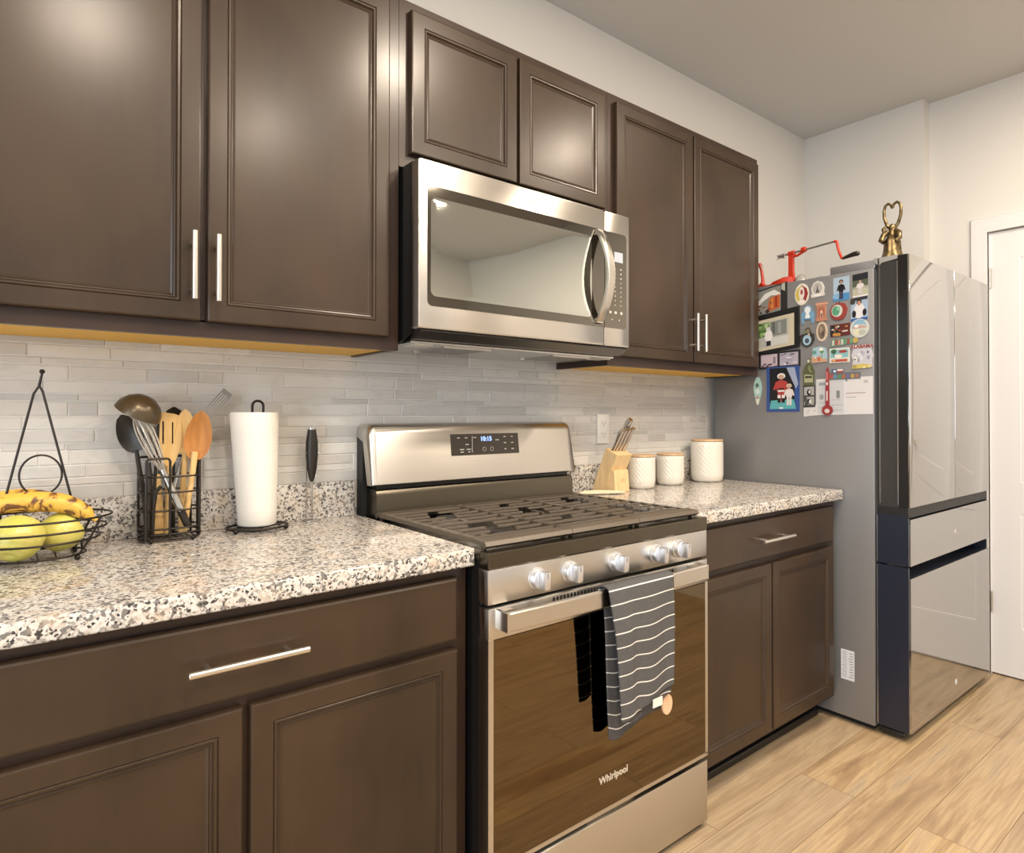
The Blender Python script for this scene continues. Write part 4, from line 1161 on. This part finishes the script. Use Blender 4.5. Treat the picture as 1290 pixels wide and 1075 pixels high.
def outlet():
    t = thing('wall_outlet', (1.0, -.010, 1.145), 'white double wall outlet on the tiles behind the knives', 'outlet')
    MB().cbox(.967, 1.033, -.0155, -.0102, 1.090, 1.206, .003).build('plate', M_WHITE, t)
    for z in (1.127, 1.169):
        s = MB().prism(rrect(.984, 1.016, z - .015, z + .015, .008), -.0170, -.0156).build('socket', M_WHITE, t, smooth=False)
        MB().box(.992, .9935, -.0173, -.0171, z - .002, z + .007).box(1.006, 1.0078, -.0173, -.0171, z - .002, z + .006).cyl((1.0, -.0171, z - .008), (1.0, -.0174, z - .008), .002, n=10).build('slots', M_BLACKM, s, smooth=False)
outlet()

# ================================================================== MAGNETS ON THE SIDE OF THE REFRIGERATOR
FX = 1.678
def hexa(h): 
    h = h.lstrip('#'); c = [int(h[i:i + 2], 16) / 255 for i in (0, 2, 4)]; g = sum(c) / 3; c = [(.82 * x + .18 * g) * .93 for x in c]
    return tuple(((x / 12.92) if x <= .04045 else ((x + .055) / 1.055) ** 2.4) for x in c)
class Mag:
    """flat object on the refrigerator side; u runs towards the room (0..1 left to right), v upwards"""
    def __init__(s, y0, y1, z0, z1, lean=0., x0=0., th=.004):
        s.y0, s.y1, s.z0, s.z1, s.lean, s.X, s.th = y0, y1, z0, z1, lean, FX - x0, th
        s.mb = MB(); s.mats = []; s.lv = 0
    def p(s, u, v, x):
        y = s.y0 + (s.y1 - s.y0) * u; z = s.z0 + (s.z1 - s.z0) * v + s.lean * (u - .5)
        return (x, y, z)
    def m(s, col):
        mt = col if hasattr(col, 'node_tree') else mat('ink_' + col.strip('#'), hexa(col), .45)
        if mt not in s.mats: s.mats.append(mt)
        s.mb.mi(s.mats.index(mt)); return s
    def body(s, col, pts=None, th=None):
        s.m(col); pts = pts or [(0, 0), (1, 0), (1, 1), (0, 1)]; th = th or s.th
        s.mb.rings([[s.p(u, v, s.X - .0003) for u, v in pts], [s.p(u, v, s.X - th) for u, v in pts]]); s.lv = th; return s
    def patch(s, col, pts, h=.0004):
        s.m(col); s.lv += .00006
        s.mb.rings([[s.p(u, v, s.X - s.lv + .0002) for u, v in pts], [s.p(u, v, s.X - s.lv - h) for u, v in pts]]); return s
    def r(s, col, u0, v0, u1, v1, h=.0004): return s.patch(col, [(u0, v0), (u1, v0), (u1, v1), (u0, v1)], h)
    def e(s, col, u, v, ru, rv, h=.0004, n=18, rot=0): 
        return s.patch(col, [(u + ru * math.cos(2 * PI * i / n + rot), v + rv * math.sin(2 * PI * i / n + rot)) for i in range(n)], h)
    def blobs(s, cols, n, seed, box=(.06, .06, .94, .94), k=.1):
        rd = random.Random(seed)
        for i in range(n):
            s.e(cols[i % len(cols)], box[0] + rd.random() * (box[2] - box[0]), box[1] + rd.random() * (box[3] - box[1]), k * (.4 + rd.random()), k * (.4 + rd.random()), .0003, 9, rd.random())
        return s
    def text(s, col, txt, u, v, size, bold=.0004, sx=1.):
        s.m(col); P = s.p(u, v, s.X - s.lv - .0006)
        text_mb(s.mb, txt, size, P, (0, -1, 0), (0, 0, 1), .0004, bold, sx=sx); return s
    def done(s, name, label, cat, group='magnets on the refrigerator side'):
        c = s.p(.5, .5, s.X)
        t = s.mb.build(name, s.mats, None, smooth=False, fixn=False)
        # origin at the middle of the thing
        off = Vector(c)
        for v in t.data.vertices: v.co -= off
        t.location = off
        bm = bmesh.new(); bm.from_mesh(t.data); bmesh.ops.recalc_face_normals(bm, faces=bm.faces); bm.to_mesh(t.data); bm.free()
        return tag(t, label, cat, group)
def oval(n=24, ru=.5, rv=.5): return [(.5 + ru * math.cos(2 * PI * i / n), .5 + rv * math.sin(2 * PI * i / n)) for i in range(n)]
def person(m, u, v, h, shirt, legs='#2a2a35', skin='#c99b7c', hair='#1b1512', w=1.):
    m.r(legs, u - .055 * w, v, u - .008, v + h * .42).r(legs, u + .008, v, u + .055 * w, v + h * .42)
    m.patch(shirt, [(u - .065 * w, v + h * .38), (u + .065 * w, v + h * .38), (u + .085 * w, v + h * .70), (u + .03, v + h * .76), (u - .03, v + h * .76), (u - .085 * w, v + h * .70)])
    m.patch(shirt, [(u - .085 * w, v + h * .70), (u - .125 * w, v + h * .45), (u - .09 * w, v + h * .43), (u - .055 * w, v + h * .62)]).patch(shirt, [(u + .085 * w, v + h * .70), (u + .125 * w, v + h * .45), (u + .09 * w, v + h * .43), (u + .055 * w, v + h * .62)])
    m.e(hair, u, v + h * .89, .062 * w, h * .10).e(skin, u, v + h * .86, .045 * w, h * .08)

m = Mag(-.262, -.410, 1.621, 1.745, .022, 0, .003); m.body('#2c2a2a').r('#8d8f86', .04, .06, .80, .95).patch('#e6e4e0', [(.04, .55), (.3, .82), (.6, .86), (.80, .68), (.80, .62), (.5, .7), (.2, .55), (.04, .35)])
m.patch('#d2622a', [(.35, .15), (.45, .62), (.78, .66), (.78, .22)]).r('#e08a3a', .5, .25, .56, .6).r('#b0351c', .62, .25, .7, .62).blobs(['#3c2c26', '#8a3a28', '#5a4a44'], 9, 1, (.08, .1, .5, .5), .05).patch('#b9bfae', [(.82, .8), (.94, .7), (.94, .98), (.84, .98)])
m.done('snapshot_magnet', 'snapshot of an orange tent and people, topmost left on the refrigerator side', 'magnet')
m = Mag(-.445, -.506, 1.648, 1.737); m.body('#e8e2d2', oval()).patch('#d8c24a', [(.5, .92), (.15, .75), (.05, .5), (.2, .2), (.5, .1)]).patch('#a42a2a', [(.5, .92), (.85, .75), (.95, .5), (.8, .2), (.5, .1)]).e('#e6ddd8', .5, .55, .2, .3).e('#b5473f', .5, .6, .09, .12).r('#efe9e0', .3, .1, .7, .25)
m.done('souvenir_magnet', 'round yellow and red souvenir magnet near the top of the refrigerator side', 'magnet')
m = Mag(-.514, -.572, 1.668, 1.737); m.body('#dcd9d2', [(.08, .05), (.95, .1), (1, .25), (.93, .3), (.98, .6), (.8, .9), (.5, 1), (.2, .9), (.03, .6), (.1, .3), (0, .2)]).e('#b9b6b2', .5, .58, .34, .33).patch('#2b2a2c', [(.36, .3), (.46, .5), (.5, .85), (.54, .5), (.64, .3), (.56, .3), (.5, .4), (.44, .3)]).e('#efece6', .5, .18, .3, .07)
m.done('souvenir_magnet', 'white round souvenir magnet with a dark tower in its centre', 'magnet')
m = Mag(-.607, -.670, 1.646, 1.737, .002, 0, .002); m.body('#a8c4dc').r('#3f8fd2', 0, 0, 1, .3).e('#7db5e0', .2, .2, .25, .12); person(m, .5, .06, .84, '#151318', '#3a2f45', '#b88a72', '#1d1513', 2.2)
m.done('photo_print', 'blue-backed photo of a dark-haired person in black on the refrigerator side', 'photo')
m = Mag(-.683, -.742, 1.651, 1.739, .003, 0, .002); m.body('#9aa08f').r('#20222a', 0, .72, 1, 1).r('#55604a', 0, .45, 1, .72).r('#b9bba0', 0, .06, 1, .35).r('#e6e6ea', 0, 0, 1, .06); person(m, .5, .12, .62, '#dcd6d8', '#c9c4c8', '#c5a08c', '#4a3b35', 2.2)
m.done('photo_print', 'outdoor photo of a person in white at the top right of the magnets', 'photo')
m = Mag(-.676, -.740, 1.562, 1.648, .004, 0, .002); m.body('#9db7d6').r('#2a62ae', 0, 0, 1, .1).r('#30323a', .0, .88, 1, 1).e('#3b3838', .12, .86, .16, .13); m.e('#e2e0e6', .5, .42, .32, .34).e('#1b1a1d', .2, .3, .12, .16).e('#1b1a1d', .82, .32, .12, .15).e('#2a1f1c', .5, .80, .15, .13).e('#c48e74', .5, .75, .11, .11)
m.done('photo_print', 'photo of a person in a white jacket against blue, below the outdoor photo', 'photo')
m = Mag(-.472, -.529, 1.571, 1.647); m.body('#6fa6cf', [(.05, 0), (.2, 0), (.24, .2), (.76, .2), (.8, 0), (.95, 0), (1, .5), (.88, .65), (.8, .6), (.78, .85), (.5, 1), (.22, .85), (.2, .6), (.12, .65), (0, .5)]).e('#e8eef2', .5, .72, .22, .18).patch('#f0f2f2', [(.3, .25), (.7, .25), (.58, .62), (.42, .62)]).r('#4f88b8', .2, .22, .8, .28)
m.done('souvenir_magnet', 'light blue magnet shaped like a beach chair', 'magnet')
m = Mag(-.536, -.583, 1.575, 1.649); m.body('#c98468', [(0, 0), (1, 0), (1, .14), (.9, .18), (.9, .8), (1, .84), (1, 1), (0, 1), (0, .84), (.1, .8), (.1, .18), (0, .14)], .006).r('#b4694e', .2, .22, .8, .75).r('#f0c6a8', .42, .22, .62, .5).e('#f0c6a8', .52, .5, .1, .06).r('#3a2a26', .47, .22, .57, .42).r('#dca488', 0, .88, 1, .96)
m.done('souvenir_magnet', 'salmon coloured magnet shaped like a stone archway', 'magnet')
m = Mag(-.595, -.664, 1.571, 1.643); m.body('#a33a30', [(.5, .0), (.78, .05), (.95, .3), (1, .6), (.88, .85), (.66, .92), (.52, .84), (.4, .95), (.3, .86), (.12, .8), (0, .5), (.08, .2), (.25, .04)], .007).e('#cfd6d0', .42, .5, .32, .33).e('#4fa57c', .36, .5, .22, .26).e('#86c4a4', .5, .62, .12, .12).patch('#7a2a20', [(.46, .86), (.56, .98), (.62, .98), (.54, .84)])
m.done('souvenir_magnet', 'red apple-shaped magnet with a green centre', 'magnet')
m = Mag(-.537, -.584, 1.493, 1.573); m.body('#d8c3a8', oval(), .004).e('#7c6a5c', .5, .5, .33, .38).e('#a4917c', .45, .6, .14, .18).e('#5b4a40', .58, .38, .12, .16)
m.done('souvenir_magnet', 'upright oval magnet with a cream rim and brown picture', 'magnet')
m = Mag(-.466, -.532, 1.476, 1.556); m.body('#3b3733', [(.2, .1), (.5, 0), (.8, .1), (.97, .35), (.95, .62), (.75, .7), (.62, .98), (.42, .95), (.3, .7), (.05, .62), (.02, .35)], .006).e('#9bc3dc', .5, .35, .28, .26).e('#44525c', .5, .32, .14, .13).e('#8a7c5e', .55, .8, .12, .12).e('#6d8a5c', .35, .75, .08, .1).e('#c9b59a', .62, .62, .06, .07)
m.done('souvenir_magnet', 'dark magnet with a light blue round picture, left of the oval one', 'magnet')
m = Mag(-.596, -.673, 1.509, 1.555, .003); m.body('#6a241f', None, .005).r('#2a2526', .0, .1, .5, .9).blobs(['#c04a36', '#d8d2c8', '#3a3638', '#b08a4a'], 12, 4, (.06, .2, .9, .85), .07).e('#c98a3c', .25, .15, .13, .14).e('#c98a3c', .42, .12, .12, .14).r('#ddd2ca', .62, .3, .9, .42)
m.done('souvenir_magnet', 'wide dark red and black magnet beside the round scenic one', 'magnet')
m = Mag(-.674, -.745, 1.495, 1.567); m.body('#cdd2cc', oval(28), .005).patch('#7fb6da', [(.12, .6), (.3, .9), (.5, .98), (.75, .9), (.9, .62), (.7, .7), (.45, .72)]).patch('#c7a49a', [(.1, .5), (.9, .5), (.86, .6), (.5, .68), (.14, .6)]).e('#e2e0bc', .4, .3, .18, .16).e('#b5bfae', .65, .28, .2, .14).e('#f0ede6', .35, .62, .12, .08)
m.done('souvenir_magnet', 'pale round scenic magnet with a blue top, at the right edge', 'magnet')
m = Mag(-.592, -.706, 1.466, 1.502, .004); m.body('#6f8a78', [(0, 0), (.15, .1), (.8, .25), (.95, .2), (1, .6), (.86, .9), (.7, .85), (.5, 1), (.3, .9), (.1, .95), (.04, .5)], .004)
for i, c_ in enumerate(['#c9d6c0', '#b54a3a', '#d98f7a', '#c9d6c0', '#5f9c7a', '#b54a3a', '#6aa67e']): m.r(c_, .10 + i * .105, .25, .165 + i * .105, .80)
m.e('#c9a850', .9, .55, .09, .3)
m.done('souvenir_magnet', 'narrow magnet of colourful raised letters with a yellow end', 'magnet')
m = Mag(-.516, -.581, 1.410, 1.474); m.body('#9fc4d6', [(.02, 0), (1, .04), (1, .6), (.9, .9), (.6, 1), (.1, .95)], .004).patch('#d0a07a', [(.02, .0), (1, .04), (1, .2), (.02, .4)]).e('#5c9a8e', .2, .65, .14, .12).r('#6b8a4a', .66, .3, .7, .65).e('#5e9a50', .68, .68, .12, .1).blobs(['#d86a4a', '#e6c24a', '#e8e4da', '#c9503a'], 9, 6, (.08, .1, .7, .4), .06).e('#f0eee8', .65, .82, .14, .1)
m.done('souvenir_magnet', 'beach magnet with a rounded corner, above the bottle-shaped magnet', 'magnet')
m = Mag(-.592, -.671, 1.405, 1.462); m.body('#dde0d6', None, .004).r('#7fc0c8', .05, .35, .95, .9).e('#b03a36', .68, .75, .22, .10).e('#3d6a4a', .22, .78, .14, .16).r('#4a3a2c', .2, .45, .23, .75).e('#efe9d8', .45, .45, .2, .12).r('#c4543c', .1, .06, .9, .24).r('#e2b06a', .14, .1, .3, .22)
m.done('souvenir_magnet', 'rectangular beach magnet with a red parasol and palm', 'magnet')
m = Mag(-.678, -.760, 1.378, 1.470); m.body('#c9c8d6', [(.04, .12), (.5, .0), (.95, .06), (.94, .3), (1, .5), (.9, .84), (.1, .86), (.0, .55), (.08, .35)], .004).blobs(['#dfe0ea', '#9c9ab0', '#5a5a6c', '#e8e4dc', '#b6b8cc'], 12, 9, (.15, .25, .85, .72), .08).patch('#d6c25c', [(.04, .0), (.9, .02), (.96, .14), (.5, .2), (.06, .16)]).blobs(['#efe8c0', '#9a8a3a'], 6, 3, (.1, .04, .85, .14), .04)
m.r('#d8cfc8', .04, .84, .97, .97); m.text('#9a2c34', 'ALABAMA', .5, .905, .0165, .0006, 1.15)
m.done('souvenir_magnet', 'state-shaped magnet reading ALABAMA with a yellow base', 'magnet')
# houston magnet
m = Mag(-.572, -.712, 1.338, 1.382, .002, .0008); m.body('#6a6f76', [(.1, .05), (1, .05), (1, .62), (.55, .66), (.52, .98), (.2, .98), (.18, .66), (.1, .6)], .003).r('#2d5f9c', .22, .62, .36, .96).r('#e4e2dc', .36, .80, .52, .96).r('#b23a36', .36, .64, .52, .80).e('#f0f0f0', .29, .8, .04, .1)
cols = ['#d24a3c', '#4f9fd0', '#58a45c', '#d96a2e', '#7a62b4', '#e0b23e', '#c8785a']
for i, ch in enumerate('Houston'): m.text(cols[i], ch, .18 + i * .122, .34, .026, .0011, .9)
m.done('souvenir_magnet', 'magnet spelling Houston in coloured letters above the letter', 'magnet')
# large photo in a black frame, tilted
m = Mag(-.258, -.466, 1.468, 1.636, .022, .0, .010); m.body('#191817', None, .010).r('#cfc4a8', .04, .08, .90, .86).r('#b8b8ae', .08, .16, .78, .78, .0004).r('#6f8f4e', .08, .50, .36, .78).r('#4e7a3a', .08, .42, .3, .6).blobs(['#8fb46a', '#3f6a34', '#b4cf94'], 10, 2, (.1, .45, .34, .76), .045).r('#808681', .38, .40, .74, .76).r('#5d625e', .42, .46, .48, .74).r('#9ba19a', .55, .44, .62, .72).r('#cfd0ca', .36, .16, .78, .36).e('#eae8e4', .34, .42, .09, .16).e('#d6d8d8', .33, .60, .045, .05).r('#22242c', .29, .18, .39, .30)
m.done('picture_frame', 'black framed photo of a person in white by trees, tilted on the refrigerator side', 'picture frame')
m = Mag(-.275, -.468, 1.398, 1.468, .004, 0, .002); m.body('#2b2a2d').r('#c8b4c0', .06, .14, .46, .88).r('#b2aabd', .52, .14, .95, .88).blobs(['#7d4a5a', '#4c3a44'], 10, 7, (.08, .14, .44, .4), .04).r('#8d7f90', .36, .3, .42, .7).blobs(['#e4e4ee', '#6a6478', '#a69fb4'], 12, 8, (.56, .2, .92, .8), .05)
m.done('photo_strip', 'dark strip of two small pale photos under the framed picture', 'photo')
m = Mag(-.313, -.463, 1.216, 1.404, .001, .0, .0025); m.body('#2a4f9e').r('#151419', .10, .2, .86, .97).patch('#4fb4bc', [(.1, .06), (.9, .06), (.84, .27), (.14, .25)]).patch('#9aa8c8', [(.62, .97), (.86, .97), (.97, .6), (.9, .5)])
person(m, .46, .20, .66, '#c23a38', '#c23a38', '#c9a08c', '#e8e4e0', 2.0)
m.r('#e8e4e2', .35, .30, .44, .37).r('#e8e4e2', .48, .30, .57, .37).r('#18161a', .35, .20, .44, .30).r('#18161a', .48, .20, .57, .30).r('#e4dedc', .36, .44, .56, .48).r('#1a1718', .37, .49, .55, .52)
person(m, .70, .14, .48, '#e2dada', '#ded6d6', '#c9a08c', '#d9c9a0', 1.3)
m.e('#d5e6ea', .46, .08, .07, .02)
m.done('photo_print', 'photo card with a blue border of a red-and-white costumed figure', 'photo')
m = Mag(-.481, -.529, 1.320, 1.428); m.body('#59603c', [(.05, 0), (.95, 0), (1, .55), (.8, .75), (.62, .82), (.6, 1), (.4, 1), (.38, .82), (.2, .75), (0, .55)], .006).r('#a8aa86', .12, .12, .88, .42).r('#3c4128', .2, .28, .8, .36).r('#c9cba8', .4, .86, .6, .97).blobs(['#7d8458', '#3c4128'], 5, 5, (.2, .5, .8, .68), .1)
m.done('souvenir_magnet', 'olive green bottle-shaped magnet', 'magnet')
m = Mag(-.480, -.530, 1.233, 1.322, .002, 0, .002); m.body('#3a3b3c').r('#a9aaa8', .08, .55, .92, .93).r('#9fa09e', .08, .10, .92, .48).e('#232325', .5, .68, .2, .14).e('#d8d8d6', .55, .7, .09, .08).blobs(['#232325', '#4a4a4c'], 6, 11, (.15, .15, .85, .38), .12).e('#dcdcda', .6, .25, .1, .09)
m.done('photo_strip', 'strip of two small black-and-white photos below the green bottle magnet', 'photo')
m = Mag(-.481, -.548, 1.199, 1.240, .006, .0, .0006); m.body('#d9d9dd').blobs(['#c4c4ca'], 4, 3, (.2, .3, .7, .7), .1)
m.done('paper_note', 'blank white paper note under the black-and-white photo strip', 'note', None)
m = Mag(-.535, -.758, 1.204, 1.346, .004, .0002, .0009); m.body('#dadade').r('#c8ccd2', .02, .04, .5, .94, .0001).r('#8fa0ae', .05, .82, .24, .90, .0001).r('#7d8a86', .37, .45, .43, .66, .0001).e('#9a9ca4', .1, .5, .04, .08, .0001).e('#8a98a0', .55, .93, .02, .04, .0001)
for i, (a, b_) in enumerate(((.28, .44), (.06, .2), (.28, .48), (.06, .22), (.3, .46))): m.r('#a6a8ae', a, .40 - i * .07, b_, .415 - i * .07, .0001)
m.r('#b09aa0', .54, .565, .88, .585, .0001).r('#a8a8b0', .54, .46, .72, .472, .0001).r('#b4b4bc', .85, .84, .92, .90, .0001)
m.done('letter', 'white printed letter pinned up under the bottle opener', 'letter', None)
m = Mag(-.562, -.606, 1.201, 1.392, .0, .0042, .006); m.body('#a02a30', [(.5, 0), (.8, .02), (1, .08), (.94, .16), (.68, .21), (.66, .6), (.64, .92), (.52, 1), (.42, .92), (.36, .6), (.34, .21), (.06, .16), (0, .08), (.2, .02)]).e('#d8c8c8', .5, .09, .24, .045).r('#dcd4d4', .44, .30, .56, .50).r('#e0dada', .42, .62, .58, .68).r('#c8686a', .40, .72, .60, .90)
m.done('bottle_opener', 'red magnetic bottle opener hanging over the white letter', 'bottle opener', None)
m = Mag(-.250, -.291, 1.246, 1.365); m.body('#9fc9c4', [(.42, 0), (.58, 0), (.85, .3), (1, .55), (.9, .8), (.68, .97), (.5, 1), (.32, .97), (.1, .8), (0, .55), (.15, .3)], .004).e('#55706c', .45, .70, .2, .08).patch('#dcdccc', [(.42, .0), (.58, 0), (.76, .2), (.24, .2)]).e('#c47a5a', .5, .26, .2, .03).e('#c9e2de', .5, .48, .28, .1)
m.done('souvenir_magnet', 'pale turquoise surfboard-shaped magnet, alone at the left under the cabinet', 'magnet')

# ================================================================== ON TOP OF THE REFRIGERATOR
def peeler():
    ZT = 1.7525
    t = thing('apple_peeler', (1.75, -.35, ZT), 'red crank-handled apple peeler on top of the refrigerator', 'apple peeler')
    X = 1.755
    b = MB()
    # clamp base running along the top
    b.rings([[(X - w_, y, ZT + a), (X + w_, y, ZT + a), (X + w_, y, ZT + h), (X + w_ * .5, y, ZT + h + .003), (X - w_ * .5, y, ZT + h + .003), (X - w_, y, ZT + h)] for y, w_, a, h in
        ((-.232, .012, .0, .022), (-.245, .020, .0, .030), (-.265, .018, .0, .016), (-.29, .016, .0, .016), (-.31, .024, .0, .024), (-.335, .030, .0, .028), (-.365, .028, .0, .036), (-.385, .018, 0, .036), (-.40, .012, 0, .030))])
    # left arm and right post
    b.tube([(X, -.248, ZT + .02), (X, -.246, ZT + .05), (X, -.240, ZT + .09), (X, -.233, ZT + .112)], [.010, .007, .0065, .007], 10)
    b.ball((X, -.232, ZT + .115), .0085)
    b.rings([[(X - .008, y0, z), (X + .008, y0, z), (X + .008, y1, z), (X - .008, y1, z)] for y0, y1, z in ((-.372, -.398, ZT + .028), (-.374, -.394, ZT + .06), (-.374, -.394, ZT + .125), (-.372, -.396, ZT + .135))])
    b.tube([(X, -.372, ZT + .135), (X, -.398, ZT + .138)], .0115, 12)
    b.tube([(X, -.385, ZT + .124), (X, -.41, ZT + .123), (X, -.435, ZT + .133), (X, -.442, ZT + .140)], [.008, .0055, .006, .007], 10)
    b.tube([(X, -.432, ZT + .142), (X, -.450, ZT + .143)], .0115, 12)
    b.build('frame', M_RED, t, ang=45)
    MB().tube([(X, -.32, ZT + .134), (X, -.46, ZT + .142), (X, -.578, ZT + .150)], .0038, 10).build('screw_shaft', M_IRONR, t)
    f = MB()
    for a in (0, 120, 240):
        c, s = math.cos(math.radians(a)) * .009, math.sin(math.radians(a)) * .009
        f.tube([(X + c, -.348, ZT + .133 + s), (X + c, -.318, ZT + .131 + s)], .0013, 6)
    f.lathe([(.011, 0), (.011, .006)], (X, -.348, ZT + .1335), n=16, rot=Matrix.Rotation(PI / 2, 3, 'X')).build('apple_fork', M_STEELS, t)
    c = MB(); c.tube([(X, -.572, ZT + .150), (X, -.582, ZT + .149), (X, -.590, ZT + .11), (X, -.602, ZT + .078), (X, -.612, ZT + .074)], [.006, .006, .0055, .0055, .005], 10); c.build('crank', M_RED, t)
    MB().tube([(X, -.606, ZT + .075), (X, -.625, ZT + .079), (X, -.652, ZT + .084), (X, -.668, ZT + .084), (X, -.674, ZT + .083)], [.005, .007, .0098, .0098, .005], 14).build('grip', M_NYLON, t)
    MB().tube([(X - .014, -.255, ZT + .085), (X - .014, -.243, ZT + .112), (X - .014, -.258, ZT + .108), (X - .012, -.256, ZT + .095)], .0014, 6).build('blade_clip', M_STEELS, t)
peeler()
def plastic_bits():
    t = thing('plastic_cover', (1.80, -.42, 1.7525), 'cloudy clear plastic cover lying behind the apple peeler', 'plastic cover')
    def lump(yc, w_, h, xc, nm, seed):
        rd = random.Random(seed)
        rs = []
        for k in range(7):
            u = k / 6; r = math.cos(u * PI / 2) ** .55; ring = []
            for i in range(20):
                a = 2 * PI * i / 20; j = 1 + .06 * math.sin(3 * a + seed) + .03 * rd.random()
                ring.append((xc + .035 * r * j * math.cos(a), yc + w_ * r * j * math.sin(a), 1.7525 + h * u))
            rs.append(ring)
        return MB().rings(rs).build(nm, M_CLEAR, t, ang=60)
    lump(-.425, .026, .046, 1.765, 'dome', 1); lump(-.505, .038, .024, 1.775, 'sheet', 4)
plastic_bits()
def bell():
    cx, cy, z0 = 1.752, -.800, 1.7865
    t = thing('brass_bell', (cx, cy, z0), 'antique brass figurine bell with a heart-shaped loop on the refrigerator', 'bell')
    k = 1.06
    prof = [(.0395, 0), (.041, .003), (.038, .010), (.033, .024), (.0305, .040), (.030, .055), (.0285, .066), (.020, .078), (.017, .088), (.015, .102), (.010, .110), (.001, .113)]
    n = 40; rs = []
    for r, z in prof:
        rs.append([(cx + r * k * (1 + .05 * math.sin(7 * 2 * PI * i / n) * (z < .07)) * math.cos(2 * PI * i / n), cy + r * k * .9 * (1 + .05 * math.sin(7 * 2 * PI * i / n) * (z < .07)) * math.sin(2 * PI * i / n), z0 + z * 1.1) for i in range(n)])
    MB().rings(rs).build('skirt', M_BRASS, t, ang=60)
    # shoulders and sleeves of the figurine
    f = MB()
    for s in (-1, 1):
        f.tube([(cx - .004, cy + s * .012, z0 + .108), (cx - .012, cy + s * .028, z0 + .095), (cx - .022, cy + s * .033, z0 + .074), (cx - .028, cy + s * .022, z0 + .064)], [.010, .011, .010, .007], 10)
    f.ball((cx - .002, cy, z0 + .120), .0135, (1, .95, 1.15))
    f.tube([(cx - .010, cy + .026, z0 + .10), (cx - .01, cy + .030, z0 + .118), (cx, cy + .022, z0 + .13)], [.006, .007, .005], 8)
    f.build('figure', M_BRASS, t, ang=60)
    h = MB(); L = []
    for i in range(31):
        a = i / 30; th = -PI / 2 - .25 + 0 * a
    heart = [(-.008, .118), (-.021, .135), (-.030, .165), (-.031, .190), (-.026, .208), (-.016, .215), (-.006, .209), (-.001, .195), (.001, .195), (.006, .209), (.016, .215), (.026, .208), (.031, .190), (.030, .165), (.021, .135), (.008, .118)]
    h.tube([(cx, cy + u, z0 + v) for u, v in heart], [.0065, .0062, .0058, .0055, .0052, .005, .005, .0045, .0045, .005, .005, .0052, .0055, .0058, .0062, .0065], 10)
    h.build('loop', M_BRASS, t, ang=60)
bell()
